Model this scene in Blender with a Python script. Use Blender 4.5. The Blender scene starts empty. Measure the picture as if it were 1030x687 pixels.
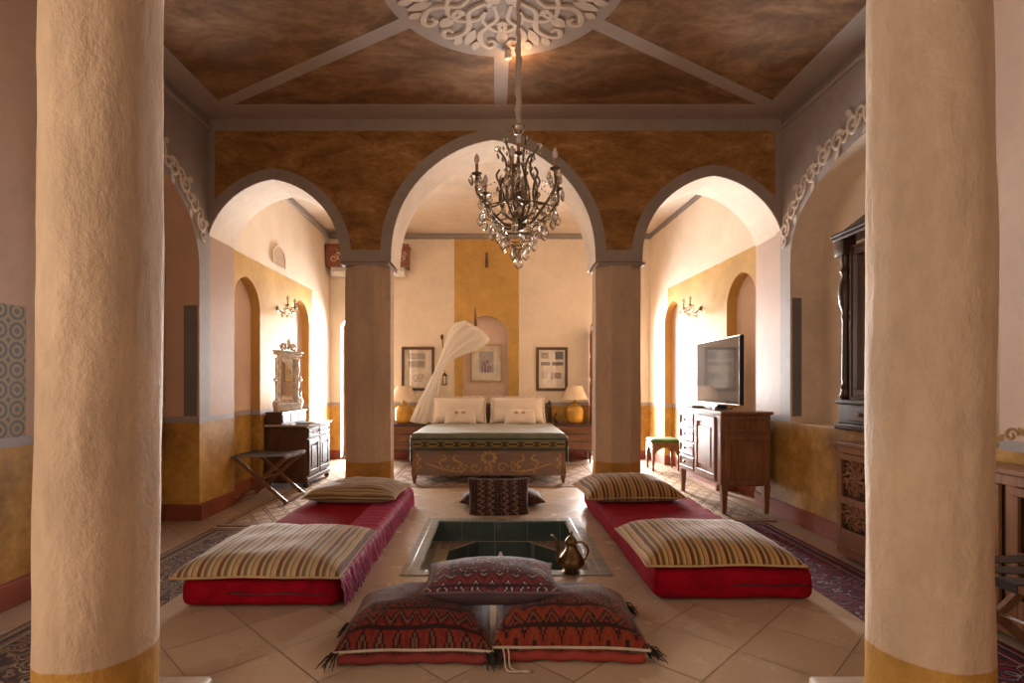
import bpy, bmesh, math, random
from mathutils import Vector, Matrix, Euler, noise
C = bpy.context.scene.collection
PI = math.pi
R = random.Random(7)

# ------------------------------------------------------------------ nodes
class NT:
    def __init__(s, name):
        s.m = bpy.data.materials.new(name); s.m.use_nodes = True
        s.t = s.m.node_tree; s.t.nodes.clear()
        s.out = s.t.nodes.new('ShaderNodeOutputMaterial')
        s.b = s.t.nodes.new('ShaderNodeBsdfPrincipled')
        s.t.links.new(s.b.outputs[0], s.out.inputs[0])
    def n(s, k): return s.t.nodes.new(k)
    def L(s, a, b): s.t.links.new(a, b)
    def put(s, v, sock):
        if hasattr(v, 'is_output'): s.L(v, sock)
        else:
            if isinstance(v, tuple) and len(v) == 3 and sock.type == 'RGBA': v = (*v, 1)
            sock.default_value = v
    def math(s, op, a, b=0.0, c=0.0, clamp=False):
        n = s.n('ShaderNodeMath'); n.operation = op; n.use_clamp = clamp
        s.put(a, n.inputs[0]); s.put(b, n.inputs[1])
        if op in ('MULTIPLY_ADD', 'COMPARE', 'SMOOTH_MIN', 'WRAP'): s.put(c, n.inputs[2])
        return n.outputs[0]
    def mix(s, f, a, b):
        n = s.n('ShaderNodeMix'); n.data_type = 'RGBA'
        s.put(f, n.inputs[0]); s.put(a, n.inputs[6]); s.put(b, n.inputs[7])
        return n.outputs[2]
    def pos(s):
        g = s.n('ShaderNodeNewGeometry'); x = s.n('ShaderNodeSeparateXYZ'); s.L(g.outputs['Position'], x.inputs[0])
        return g.outputs['Position'], x.outputs[0], x.outputs[1], x.outputs[2]
    def obj(s):
        g = s.n('ShaderNodeTexCoord'); x = s.n('ShaderNodeSeparateXYZ'); s.L(g.outputs['Object'], x.inputs[0])
        return g.outputs['Object'], x.outputs[0], x.outputs[1], x.outputs[2]
    def vec(s, x, y, z=0.0):
        n = s.n('ShaderNodeCombineXYZ'); s.put(x, n.inputs[0]); s.put(y, n.inputs[1]); s.put(z, n.inputs[2]); return n.outputs[0]
    def scale(s, v, sc):
        n = s.n('ShaderNodeVectorMath'); n.operation = 'MULTIPLY'; s.put(v, n.inputs[0]); n.inputs[1].default_value = sc; return n.outputs[0]
    def noise(s, v, sc, det=5, rough=.6, dist=0):
        n = s.n('ShaderNodeTexNoise'); s.L(v, n.inputs['Vector']); n.inputs['Scale'].default_value = sc
        n.inputs['Detail'].default_value = det; n.inputs['Roughness'].default_value = rough; n.inputs['Distortion'].default_value = dist
        return n.outputs['Fac']
    def vor(s, v, sc, feat='F1', out='Distance', metric='EUCLIDEAN', rnd=1.0):
        n = s.n('ShaderNodeTexVoronoi'); s.L(v, n.inputs['Vector']); n.inputs['Scale'].default_value = sc
        n.feature = feat; n.inputs['Randomness'].default_value = rnd
        if feat != 'DISTANCE_TO_EDGE': n.distance = metric
        return n.outputs[out]
    def ramp(s, f, stops, interp='LINEAR'):
        n = s.n('ShaderNodeValToRGB'); r = n.color_ramp; r.interpolation = interp
        while len(r.elements) < len(stops): r.elements.new(.5)
        for e, (p, c) in zip(r.elements, stops):
            e.position = p; e.color = (*c, 1) if isinstance(c, tuple) else (c, c, c, 1)
        s.put(f, n.inputs[0]); return n.outputs[0]
    def step(s, a, edge, w=.004):       # smooth 0..1 over edge
        n = s.n('ShaderNodeMapRange'); n.interpolation_type = 'SMOOTHSTEP'
        s.put(a, n.inputs[0]); n.inputs[1].default_value = edge - w; n.inputs[2].default_value = edge + w
        return n.outputs[0]
    def done(s, col, rough=.6, bump=None, bs=.3, bd=.01, metal=0.0, spec=.5, **kw):
        s.put(col, s.b.inputs['Base Color']); s.put(rough, s.b.inputs['Roughness']); s.put(metal, s.b.inputs['Metallic'])
        s.put(spec, s.b.inputs['Specular IOR Level'])
        for k, v in kw.items(): s.put(v, s.b.inputs[k])
        if bump is not None:
            n = s.n('ShaderNodeBump'); n.inputs['Strength'].default_value = bs; n.inputs['Distance'].default_value = bd
            s.put(bump, n.inputs['Height']); s.L(n.outputs[0], s.b.inputs['Normal'])
        return s.m

def simple(name, col, rough=.5, metal=0.0, var=.15, sc=8, bs=.15, bd=.003, spec=.5, **kw):
    N = NT(name); v, *_ = N.obj(); f = N.noise(v, sc)
    d = tuple(max(0, c*(1-var*1.6)) for c in col); l = tuple(min(1, c*(1+var)) for c in col)
    c = N.ramp(f, [(.3, d), (.7, l)])
    return N.done(c, rough, N.noise(v, sc*6), bs, bd, metal, spec, **kw)

CREAM = (.80, .65, .50); PINK = (.68, .46, .33); OCHRE = (.55, .315, .07); OCHRE2 = (.36, .19, .04)
GREY = (.37, .30, .25); MAUVE = (.35, .28, .27); RED = (.30, .085, .05); BLUEGREY = (.36, .33, .34)

def plaster_col(N, v, a, var=.14, sc=2.2):
    f = N.noise(v, sc, 6, .6); g = N.noise(v, sc*7, 4, .6)
    k = N.math('ADD', N.math('MULTIPLY', f, .7), N.math('MULTIPLY', g, .3))
    return N.ramp(k, [(.3, tuple(c*(1-var*1.4) for c in a)), (.7, tuple(min(1, c*(1+var*.6)) for c in a))])

def plaster(name, a, rough=.75, var=.14, sc=2.2, bs=.25, bd=.012):
    N = NT(name); v, x, y, z = N.pos()
    b = N.math('ADD', N.noise(v, 5, 5, .6), N.math('MULTIPLY', N.noise(v, 40, 3, .6), .25))
    return N.done(plaster_col(N, v, a, var, sc), rough, b, bs, bd, spec=.25)

def dado_wall(name, upper, grey_top=None, field=None, strip=None, fieldz=2.69, jamb=None, panel=None, base=True, rough=.62):
    """painted wall: red skirting, ochre dado, grey-blue line, plaster above; real paint bands at fixed heights"""
    N = NT(name); v, x, y, z = N.pos()
    w = N.math('MULTIPLY', N.math('SUBTRACT', N.noise(v, 6, 3), .5), .02)
    zz = N.math('ADD', z, w); yy = N.math('ADD', y, w); xx = N.math('ADD', x, w)
    up = plaster_col(N, v, upper, .1)
    och = N.ramp(N.math('ADD', N.math('MULTIPLY', N.noise(v, 1.6, 6, .7), .8), N.math('MULTIPLY', N.noise(v, 14, 6, .75), .25)),
                 [(.34, (.15, .075, .025)), (.47, OCHRE2), (.58, OCHRE), (.70, (.68, .42, .12))])
    yel = plaster_col(N, v, (.62, .37, .105), .22, 1.8)
    if grey_top:                      # (lo, hi) along y where the upper wall is grey
        g = plaster_col(N, v, grey_top[2], .16)
        m = N.math('MULTIPLY', N.step(yy, grey_top[0]), N.math('SUBTRACT', 1.0, N.step(yy, grey_top[1])))
        m = N.math('MULTIPLY', m, N.step(zz, grey_top[3])) if len(grey_top) > 3 else m
        up = N.mix(m, up, g)
    if field:                         # ochre field along y
        m = N.math('MULTIPLY', N.step(yy, field[0]), N.math('SUBTRACT', 1.0, N.step(yy, field[1])))
        m = N.math('MULTIPLY', m, N.math('SUBTRACT', 1.0, N.step(zz, fieldz)))
        up = N.mix(m, up, yel)
    if strip:
        m = N.math('MULTIPLY', N.step(xx, strip[0]), N.math('SUBTRACT', 1.0, N.step(xx, strip[1])))
        up = N.mix(m, up, yel)
    up = N.mix(N.step(zz, 3.70), up, plaster_col(N, v, (.30, .25, .235), .15))
    if panel:                         # patterned stencil panel between dado and z=1.71
        vv = N.scale(v, (0, 1, 1)); e = N.vor(vv, 9, 'F1', rnd=0.0); r = N.math('SINE', N.math('MULTIPLY', e, 21.0))
        fl = N.noise(vv, 30, 3)
        pc = N.mix(N.step(N.math('ADD', r, N.math('MULTIPLY', fl, .8)), .45, .2), (.33, .24, .13), (.12, .13, .13))
        m = N.math('SUBTRACT', 1.0, N.step(z, 1.70)); m = N.math('MULTIPLY', m, N.math('SUBTRACT', 1.0, N.step(yy, 3.17)))
        up = N.mix(m, up, pc)
    c = N.mix(N.step(zz, .955), BLUEGREY, up)
    c = N.mix(N.step(zz, .90), och, c)
    if base: c = N.mix(N.step(zz, .15), plaster_col(N, v, RED, .2), c)
    b = N.math('ADD', N.noise(v, 5, 5, .6), N.math('MULTIPLY', N.noise(v, 45, 3, .6), .3))
    return N.done(c, rough, b, .22, .012, spec=.3)

def brown_wall():
    N = NT('brown_limewash'); v, x, y, z = N.pos()
    vs = N.scale(v, (1, 1, 2.4))
    f = N.math('ADD', N.math('MULTIPLY', N.noise(vs, 2.4, 8, .72, .6), .65), N.math('MULTIPLY', N.noise(vs, 16, 8, .8, .3), .35))
    br = N.ramp(f, [(.36, (.15, .065, .020)), (.47, (.27, .125, .032)), (.56, (.39, .19, .055)), (.63, (.50, .29, .14)), (.72, (.60, .43, .27))])
    g = plaster_col(N, v, GREY, .15)
    w = N.math('MULTIPLY', N.math('SUBTRACT', N.noise(v, 9, 4), .5), .02)
    c = N.mix(N.step(N.math('ADD', z, w), 3.665), br, g)
    c = N.mix(N.step(N.math('ADD', N.math('ABSOLUTE', x), w), 2.665), c, g)
    return N.done(c, .7, N.noise(v, 30, 6, .7), .3, .006, spec=.25)

def ceiling_mat():
    N = NT('brown_clouded_ceiling'); v, x, y, z = N.pos()
    vs = N.scale(v, (1, 1.8, 1))
    f = N.math('ADD', N.math('MULTIPLY', N.noise(vs, 1.5, 7, .7, .9), .7), N.math('MULTIPLY', N.noise(vs, 9, 7, .75, .5), .3))
    br = N.ramp(f, [(.33, (.105, .058, .028)), (.47, (.20, .108, .052)), (.56, (.30, .165, .08)), (.68, (.42, .27, .155))])
    return N.done(br, .75, N.noise(v, 20, 6, .7), .25, .008, spec=.2)

def floor_tiles(name, size, a, b, grout, ang=PI/4, rough=.3, ox=0, oy=0, gw=.006, spec=.5):
    N = NT(name); v, x, y, z = N.pos()
    c, s_ = math.cos(ang)/size, math.sin(ang)/size
    p = N.math('ADD', N.math('ADD', N.math('MULTIPLY', x, c), N.math('MULTIPLY', y, s_)), ox)
    q = N.math('ADD', N.math('ADD', N.math('MULTIPLY', x, -s_), N.math('MULTIPLY', y, c)), oy)
    fp = N.math('ABSOLUTE', N.math('SUBTRACT', N.math('FRACT', p), .5)); fq = N.math('ABSOLUTE', N.math('SUBTRACT', N.math('FRACT', q), .5))
    g = N.step(N.math('MAXIMUM', fp, fq), .5-gw/size/2, .003/size)
    cell = N.n('ShaderNodeTexWhiteNoise'); cell.noise_dimensions = '2D'
    N.L(N.vec(N.math('FLOOR', p), N.math('FLOOR', q)), cell.inputs['Vector'])
    f = N.math('ADD', N.math('MULTIPLY', cell.outputs['Value'], .45), N.math('MULTIPLY', N.noise(v, 3, 5), .6))
    col = N.mix(g, N.ramp(f, [(.2, a), (.8, b)]), grout)
    rr = N.math('ADD', N.math('MULTIPLY', N.noise(v, 6, 4), .10), rough-.04)
    rr = N.math('ADD', rr, N.math('MULTIPLY', g, .3))
    h = N.math('ADD', N.math('MULTIPLY', g, -1.0), N.math('MULTIPLY', N.noise(v, 25, 3), .15))
    return N.done(col, rr, h, .25, .003, spec=spec)

def wood(name, a, b, axis=2, rough=.4, sc=7, spec=.5):
    N = NT(name); v, x, y, z = N.obj()
    s = [9, 9, 9]; s[axis] = .9
    vs = N.scale(v, tuple(s)); f = N.noise(vs, sc*.45, 6, .65, .8)
    g = N.noise(v, 3, 3)
    c = N.ramp(N.math('ADD', N.math('MULTIPLY', f, .75), N.math('MULTIPLY', g, .25)), [(.32, a), (.68, b)])
    return N.done(c, rough, f, .15, .002, spec=spec)

def stripe_fabric(name, base, dark1, dark2, light, period=.105, axis='x'):
    N = NT(name); v, x, y, z = N.obj()
    u = x if axis == 'x' else y
    u = N.math('ADD', u, N.math('MULTIPLY', N.noise(v, 5, 2), .012))
    f = N.math('FRACT', N.math('DIVIDE', u, period))
    c = N.ramp(f, [(0, base), (.10, light), (.13, dark1), (.30, dark1), (.34, base), (.42, light), (.46, dark2), (.62, dark2), (.66, base), (.80, light), (.83, dark2), (.87, dark2), (.90, base)], 'LINEAR')
    w = N.math('MULTIPLY', N.math('SINE', N.math('MULTIPLY', y, 1500)), .4)
    sh = N.noise(N.scale(v, (3, 60, 3)), 4, 4)
    c = N.mix(N.math('MULTIPLY', sh, .35), c, tuple(k*.55 for k in base))
    b = N.math('ADD', N.math('MULTIPLY', N.noise(v, 60, 4), .6), N.math('MULTIPLY', N.noise(v, 9, 3), .9))
    return N.done(c, .8, b, .35, .006, spec=.15, **{'Sheen Weight': .3, 'Sheen Roughness': .5})

def kilim(name, cols, freq=7.0, seed=0.0, border=True, w=.3, d=.25):
    """woven carpet face: central lozenge field, zigzag border, fine knot noise (object coords)"""
    N = NT(name); v, x, y, z = N.obj()
    ax = N.math('ABSOLUTE', N.math('DIVIDE', x, w)); ay = N.math('ABSOLUTE', N.math('DIVIDE', y, d))
    kx = N.math('DIVIDE', N.math('FLOOR', N.math('MULTIPLY', x, 130)), 130); ky = N.math('DIVIDE', N.math('FLOOR', N.math('MULTIPLY', y, 130)), 130)
    q = N.vec(kx, ky, seed)
    zig = N.math('PINGPONG', N.math('MULTIPLY', kx, freq*2.2), .5)
    zz = N.math('FRACT', N.math('ADD', N.math('MULTIPLY', ky, freq*2.2), N.math('MULTIPLY', zig, 1.2)))
    c1 = N.ramp(zz, [(0, cols[0]), (.28, cols[1]), (.42, cols[0]), (.5, cols[2]), (.62, cols[1]), (.75, cols[0]), (.88, cols[3])], 'CONSTANT')
    loz = N.math('FRACT', N.math('MULTIPLY', N.math('ADD', N.math('ABSOLUTE', kx), N.math('MULTIPLY', N.math('ABSOLUTE', ky), 1.4)), freq*1.5))
    vv = N.vor(q, freq*4, 'F1', metric='MANHATTAN', rnd=.35)
    f = N.math('FRACT', N.math('ADD', loz, N.math('MULTIPLY', vv, 2.2)))
    c2 = N.ramp(f, [(0, cols[1]), (.22, cols[0]), (.45, cols[2]), (.52, cols[0]), (.68, cols[1]), (.86, cols[3]), (.91, cols[1])], 'CONSTANT')
    e = N.math('MAXIMUM', ax, ay)
    c = N.mix(N.step(e, .60, .01), c2, c1) if border else c1
    if border:
        for r_ in (.60, .88): c = N.mix(N.math('LESS_THAN', N.math('ABSOLUTE', N.math('SUBTRACT', e, r_)), .022), c, cols[1])
    c = N.mix(N.math('MULTIPLY', N.noise(v, 90, 3, .8), .45), c, tuple(k*.35 for k in cols[0]))
    b = N.math('ADD', N.noise(v, 120, 3, .8), N.math('MULTIPLY', N.noise(v, 8, 2), 1.2))
    return N.done(c, .85, b, .5, .006, spec=.15, **{'Sheen Weight': .35, 'Sheen Roughness': .4})

def rug_mat(name, cols, sc=9, lattice=False, wx=.4, wy=1.2):
    N = NT(name); v, x, y, z = N.obj()
    if lattice:
        p = N.math('MULTIPLY', N.math('ADD', x, N.math('MULTIPLY', y, .62)), sc); q = N.math('MULTIPLY', N.math('SUBTRACT', x, N.math('MULTIPLY', y, .62)), sc)
        fp = N.math('ABSOLUTE', N.math('SUBTRACT', N.math('FRACT', p), .5)); fq = N.math('ABSOLUTE', N.math('SUBTRACT', N.math('FRACT', q), .5))
        m = N.math('MAXIMUM', fp, fq)
        nn = N.math('MULTIPLY', N.math('SUBTRACT', N.noise(v, 25, 4, .8), .5), .16)
        c = N.ramp(N.math('ADD', m, nn), [(0, cols[3]), (.12, cols[0]), (.36, cols[2]), (.40, cols[1]), (.47, cols[0])], 'CONSTANT')
    else:
        d1 = N.vor(v, sc, 'F1', rnd=.75); d2 = N.vor(v, sc*2.7, 'F1', rnd=.9)
        f = N.math('FRACT', N.math('ADD', N.math('MULTIPLY', d1, 3.1), N.math('MULTIPLY', d2, 1.1)))
        c = N.ramp(f, [(0, cols[0]), (.25, cols[1]), (.42, cols[2]), (.5, cols[0]), (.62, cols[1]), (.8, cols[3]), (.86, cols[1])], 'CONSTANT')
    e = N.math('MAXIMUM', N.math('SUBTRACT', N.math('ABSOLUTE', x), wx), N.math('SUBTRACT', N.math('ABSOLUTE', y), wy))
    bd = N.ramp(N.math('FRACT', N.math('MULTIPLY', e, 14)), [(0, cols[1]), (.3, cols[2]), (.45, cols[0]), (.8, cols[1])], 'CONSTANT')
    c = N.mix(N.math('MULTIPLY', N.step(e, -.13, .002), .75), c, bd)
    c = N.mix(N.math('MULTIPLY', N.noise(v, 70, 3, .8), .4), c, tuple(k*.4 for k in cols[1]))
    return N.done(c, .9, N.noise(v, 120, 3, .8), .4, .004, spec=.1)

# ------------------------------------------------------------------ mesh helpers
def bm_(): return bmesh.new()
def box(bm, x0, x1, y0, y1, z0, z1, bev=0.0, seg=2, mi=0):
    vs = [bm.verts.new(p) for p in ((x0,y0,z0),(x1,y0,z0),(x1,y1,z0),(x0,y1,z0),(x0,y0,z1),(x1,y0,z1),(x1,y1,z1),(x0,y1,z1))]
    fs = [bm.faces.new([vs[i] for i in f]) for f in ((0,3,2,1),(4,5,6,7),(0,1,5,4),(1,2,6,5),(2,3,7,6),(3,0,4,7))]
    for f in fs: f.material_index = mi
    if bev > 0:
        es = list({e for f in fs for e in f.edges})
        r = bmesh.ops.bevel(bm, geom=es, offset=bev, segments=seg, affect='EDGES', profile=.5)
        for f in r['faces']: f.material_index = mi
    return vs
def lathe(bm, prof, cx=0, cy=0, seg=24, axis='z', M=None):
    rings = []
    for r, h in prof:
        ring = []
        for k in range(seg):
            a = 2*PI*k/seg; p = Vector((cx+r*math.cos(a), cy+r*math.sin(a), h))
            if axis == 'x': p = Vector((h, cx+r*math.cos(a), cy+r*math.sin(a)))
            if axis == 'y': p = Vector((cx+r*math.cos(a), h, cy+r*math.sin(a)))
            if M: p = M @ p
            ring.append(bm.verts.new(p))
        rings.append(ring)
    for a, b in zip(rings, rings[1:]):
        for k in range(seg):
            bm.faces.new((a[k], a[(k+1) % seg], b[(k+1) % seg], b[k]))
    if prof[0][0] > 1e-4: bm.faces.new(rings[0][::-1])
    if prof[-1][0] > 1e-4: bm.faces.new(rings[-1])
    return rings
def tube(bm, pts, rad, seg=8, flat=1.0, cap=True, up=None):
    pts = [Vector(p) for p in pts]; n = len(pts)
    if not hasattr(rad, '__len__'): rad = [rad]*n
    rings = []; prev = None
    for i, p in enumerate(pts):
        t = (pts[min(i+1, n-1)]-pts[max(i-1, 0)]).normalized()
        if up: s = t.cross(Vector(up))
        elif prev is None:
            s = t.cross(Vector((0, 0, 1)))
            if s.length < .05: s = t.cross(Vector((1, 0, 0)))
        else: s = prev - t*prev.dot(t)
        if s.length < 1e-5: s = Vector((1, 0, 0))
        s.normalize(); prev = s; w = t.cross(s).normalized()
        rings.append([bm.verts.new(p + (s*math.cos(2*PI*k/seg) + w*math.sin(2*PI*k/seg)*flat)*rad[i]) for k in range(seg)])
    for a, b in zip(rings, rings[1:]):
        for k in range(seg): bm.faces.new((a[k], a[(k+1) % seg], b[(k+1) % seg], b[k]))
    if cap: bm.faces.new(rings[0][::-1]); bm.faces.new(rings[-1])
def spline(ctrl, n=8):
    P = [Vector(c) for c in ctrl]; P = [P[0]*2-P[1]] + P + [P[-1]*2-P[-2]]; out = []
    for i in range(1, len(P)-2):
        for k in range(n):
            t = k/n; a, b, c, d = P[i-1:i+3]
            out.append(.5*((2*b)+(c-a)*t+(2*a-5*b+4*c-d)*t*t+(3*b-a-3*c+d)*t**3))
    out.append(P[-2]); return out
def bar(bm, p, q, w, h, up=(0, 0, 1)):
    p = Vector(p); q = Vector(q); t = (q-p).normalized(); s = t.cross(Vector(up)).normalized(); u = s.cross(t)
    vs = [bm.verts.new(e + s*a*w/2 + u*b*h/2) for e in (p, q) for a, b in ((-1,-1),(1,-1),(1,1),(-1,1))]
    for f in ((3,2,1,0),(4,5,6,7),(0,1,5,4),(1,2,6,5),(2,3,7,6),(3,0,4,7)): bm.faces.new([vs[i] for i in f])
def mk(name, bm, mat, parent=None, smooth=False, angle=None):
    bmesh.ops.recalc_face_normals(bm, faces=bm.faces)
    me = bpy.data.meshes.new(name); bm.to_mesh(me); bm.free()
    for m in (mat if isinstance(mat, (list, tuple)) else [mat]): me.materials.append(m)
    if smooth:
        for p in me.polygons: p.use_smooth = True
        if angle: me.set_sharp_from_angle(angle=angle)
    o = bpy.data.objects.new(name, me); C.objects.link(o)
    if parent: o.parent = parent
    return o
def tag(o, label, cat, group=None, kind=None):
    o['label'] = label; o['category'] = cat
    if group: o['group'] = group
    if kind: o['kind'] = kind
    return o
def thing(name, label, cat, loc=(0,0,0), rz=0, group=None, rot=None):
    o = bpy.data.objects.new(name, None); C.objects.link(o); o.empty_display_size = .1
    o.location = loc; o.rotation_euler = rot if rot else (0, 0, rz); return tag(o, label, cat, group)
def structure(name, bm, mat, smooth=False, angle=None, label=None):
    o = mk(name, bm, mat, None, smooth, angle); o['kind'] = 'structure'
    if label: o['label'] = label
    return o
def copy_tree(o, parent=None):
    c = o.copy(); C.objects.link(c)
    if parent: c.parent = parent
    for ch in list(o.children): copy_tree(ch, c)
    return c

# pointed horseshoe-free arch profile
def arch_g(t): t = min(1, abs(t)); return max(0, (1-t*t))**.43*(1-.10*t)
def arch_pts(x0, x1, zs, za, n=36):
    c = (x0+x1)/2; h = (x1-x0)/2; out = []
    for i in range(n+1):
        a = PI*i/n; t = -math.cos(a); out.append((c+h*t, zs+(za-zs)*arch_g(t)))
    return out
def arch_wall(name, O, a, nrm, s0, s1, H, th, ops, mats, zbase=None, z0=0):
    """slab with arch-topped openings or niches. O origin, a along, nrm into the room; thickness runs away from nrm"""
    O = Vector(O); a = Vector(a).normalized(); nrm = Vector(nrm).normalized(); bm = bm_()
    def V(s, z, t): return bm.verts.new(O + a*s + Vector((0, 0, z)) - nrm*t)
    def F(pts, mi=0):
        f = bm.faces.new([V(*p) for p in pts]); f.material_index = mi; return f
    cuts = [s0, s1]
    for o in ops:
        o['pts'] = arch_pts(o['x0'], o['x1'], o['zs'], o['za']) if not o.get('rect') else [(o['x0'], o['zs']), (o['x1'], o['zs'])]
        cuts += [p[0] for p in o['pts']]
    if zbase: cuts += zbase['cuts']
    cuts = sorted(set(round(c, 5) for c in cuts))
    def top(o, s):
        P = o['pts']
        for (xa, za_), (xb, zb_) in zip(P, P[1:]):
            if xa-1e-5 <= s <= xb+1e-5: return za_ if xb-xa < 1e-9 else za_+(zb_-za_)*(s-xa)/(xb-xa)
        return P[-1][1]
    for p, q in zip(cuts, cuts[1:]):
        if q-p < 1e-6: continue
        m = (p+q)/2; op = next((o for o in ops if o['x0'] < m < o['x1']), None)
        zb = z0
        if zbase and not op: zb = zbase['f'](m)
        if op:
            ta, tb = top(op, p), top(op, q)
            for t in ((0, th) if op.get('through') else (0,)): F([(p, ta, t), (q, tb, t), (q, H, t), (p, H, t)], 0 if t == 0 else 3)
            if op['z0'] > z0: 
                for t in ((0, th) if op.get('through') else (0,)): F([(p, z0, t), (q, z0, t), (q, op['z0'], t), (p, op['z0'], t)], 0 if t == 0 else 3)
            d = th if op.get('through') else op['d']
            F([(p, ta, 0), (q, tb, 0), (q, tb, d), (p, ta, d)], 1)
            if op['z0'] > z0+.03: F([(p, op['z0'], 0), (q, op['z0'], 0), (q, op['z0'], d), (p, op['z0'], d)], 1)
            if not op.get('through'):
                F([(p, op['z0'], d), (q, op['z0'], d), (q, tb, d), (p, ta, d)], 2)
                F([(p, z0, th), (q, z0, th), (q, H, th), (p, H, th)], 3)
        else:
            F([(p, zb, 0), (q, zb, 0), (q, H, 0), (p, H, 0)], 0); F([(p, zb, th), (q, zb, th), (q, H, th), (p, H, th)], 3)
            F([(p, zb, 0), (q, zb, 0), (q, zb, th), (p, zb, th)], 0)
    for o in ops:
        d = th if o.get('through') else o['d']
        for s in (o['x0'], o['x1']):
            zz = o['zs']
            lo = o['z0']
            if lo < zz: F([(s, lo, 0), (s, zz, 0), (s, zz, d), (s, lo, d)], 1)
    F([(s0, z0, 0), (s0, H, 0), (s0, H, th), (s0, z0, th)]); F([(s1, z0, 0), (s1, H, 0), (s1, H, th), (s1, z0, th)])
    F([(s0, H, 0), (s1, H, 0), (s1, H, th), (s0, H, th)])
    bmesh.ops.remove_doubles(bm, verts=bm.verts, dist=1e-4)
    me = bpy.data.meshes.new(name); bm.to_mesh(me); bm.free()
    for m in mats: me.materials.append(m)
    ob = bpy.data.objects.new(name, me); C.objects.link(ob); ob['kind'] = 'structure'; return ob
def band_along(bm, pts2, w, V, t=.006, side=1, w0=0.0):
    """flat raised strip following 2-D polyline, offset w outward; V maps (s,z,depth)->vec"""
    n = len(pts2); nm = []
    for i in range(n):
        a = Vector(pts2[max(0, i-1)]); b = Vector(pts2[min(n-1, i+1)]); d = (b-a).normalized(); nm.append(Vector((-d.y, d.x))*side)
    nm[0] = Vector((-1, 0)) if side > 0 else nm[0]; nm[-1] = Vector((1, 0)) if side > 0 else nm[-1]
    rings = []
    for i in range(n):
        p = Vector(pts2[i]); a = p+nm[i]*w0; b = p+nm[i]*w
        rings.append([bm.verts.new(V(*q)) for q in ((a.x, a.y, 0), (a.x, a.y, t), (b.x, b.y, t), (b.x, b.y, 0))])
    for a, b in zip(rings, rings[1:]):
        for k in range(4): bm.faces.new((a[k], a[(k+1) % 4], b[(k+1) % 4], b[k]))
    bm.faces.new(rings[0]); bm.faces.new(rings[-1][::-1])
def spiral2(cx, cy, r, a0, turns, hand=1, n=22, grow=.18):
    out = []
    for i in range(n+1):
        t = i/n; a = a0+hand*2*PI*turns*t; rr = r*(1-t*(1-grow)); out.append((cx+rr*math.cos(a), cy+rr*math.sin(a)))
    return out
def relief(bm, pts2, w, V, t=.008):
    """raised ribbon, tapering, of width w"""
    t *= 1+.35*R.random()
    n = len(pts2); rings = []
    for i in range(n):
        a = Vector(pts2[max(0, i-1)]); b = Vector(pts2[min(n-1, i+1)]); d = (b-a)
        d = d.normalized() if d.length > 1e-9 else Vector((1, 0)); m = Vector((-d.y, d.x)); k = i/(n-1); ww = w*(.45+.55*math.sin(PI*min(1, max(0, .12+.8*k))))
        p = Vector(pts2[i]); rings.append([bm.verts.new(V(*q)) for q in ((p.x+m.x*ww/2, p.y+m.y*ww/2, 0), (p.x+m.x*ww*.3, p.y+m.y*ww*.3, t), (p.x-m.x*ww*.3, p.y-m.y*ww*.3, t), (p.x-m.x*ww/2, p.y-m.y*ww/2, 0))])
    for a, b in zip(rings, rings[1:]):
        for k in range(3): bm.faces.new((a[k], a[k+1], b[k+1], b[k]))
def leaf2(bm, cx, cy, ang, l, w, V, t=.008):
    t *= .55+.3*R.random()
    pts = []
    for i in range(10):
        k = i/9; pts.append((k*l, w*math.sin(PI*k)**.8))
    for i in range(8, 0, -1):
        k = i/9; pts.append((k*l, -w*math.sin(PI*k)**.8))
    c, s = math.cos(ang), math.sin(ang)
    vs = [bm.verts.new(V(cx+x*c-y*s, cy+x*s+y*c, t)) for x, y in pts]; bm.faces.new(vs)

# ------------------------------------------------------------------ materials
cream = plaster('cream_plaster', CREAM); pinkp = plaster('rose_plaster', PINK); ceil2 = plaster('pale_ceiling_plaster', (.72, .60, .48))
greyp = plaster('grey_limewash', GREY, var=.16); greycap = plaster('grey_violet_limewash', (.42, .345, .30), var=.1)
outer = plaster('outer_render', (.5, .42, .33))
whiterel = plaster('white_stencil_plaster', (.68, .56, .45), var=.1)
m_left = dado_wall('left_wall_paint', (.52, .34, .24), grey_top=(3.24, 5.215, (.36, .31, .275), 0.0), panel=True)
m_left_plain = dado_wall('alcove_paint', (.62, .42, .30))
m_front_side = dado_wall('near_wall_paint', (.5, .36, .26))
m_right = dado_wall('right_wall_paint', (.66, .49, .39), grey_top=(3.1, 5.215, (.42, .365, .345), 0.0))
m_bleft = dado_wall('back_left_paint', (.82, .69, .545), field=(5.76, 8.31))
m_bright = dado_wall('back_right_paint', (.82, .69, .545), field=(5.66, 8.35), fieldz=2.72)
m_far = dado_wall('far_wall_paint', (.82, .69, .545), strip=(-.686, .40))
m_niche = dado_wall('niche_paint', (.74, .55, .44))
ochre_j = dado_wall('ochre_reveal_paint', (.50, .28, .08))
brown = brown_wall(); ceilm = ceiling_mat()

# ------------------------------------------------------------------ room shell
X_L, X_R, ZC = -2.72, 2.72, 3.79
YA0, YA1, YB = 5.2, 5.7, 9.2
m_floor = floor_tiles('beige_side_tiles', .34, (.36, .26, .19), (.46, .35, .27), (.20, .15, .11), rough=.32)
m_plat = floor_tiles('honey_stone_tiles', .345, (.43, .305, .21), (.55, .41, .30), (.22, .15, .10), rough=.25, ox=.12, oy=.35)
bm = bm_(); box(bm, -3.6, 3.6, -1.2, 2.9, -.25, 0); box(bm, -3.6, 3.6, 4.9, 10, -.25, 0)
box(bm, -3.6, -.9, 2.9, 4.9, -.25, 0); box(bm, .9, 3.6, 2.9, 4.9, -.25, 0)
structure('floor', bm, m_floor)
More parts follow.
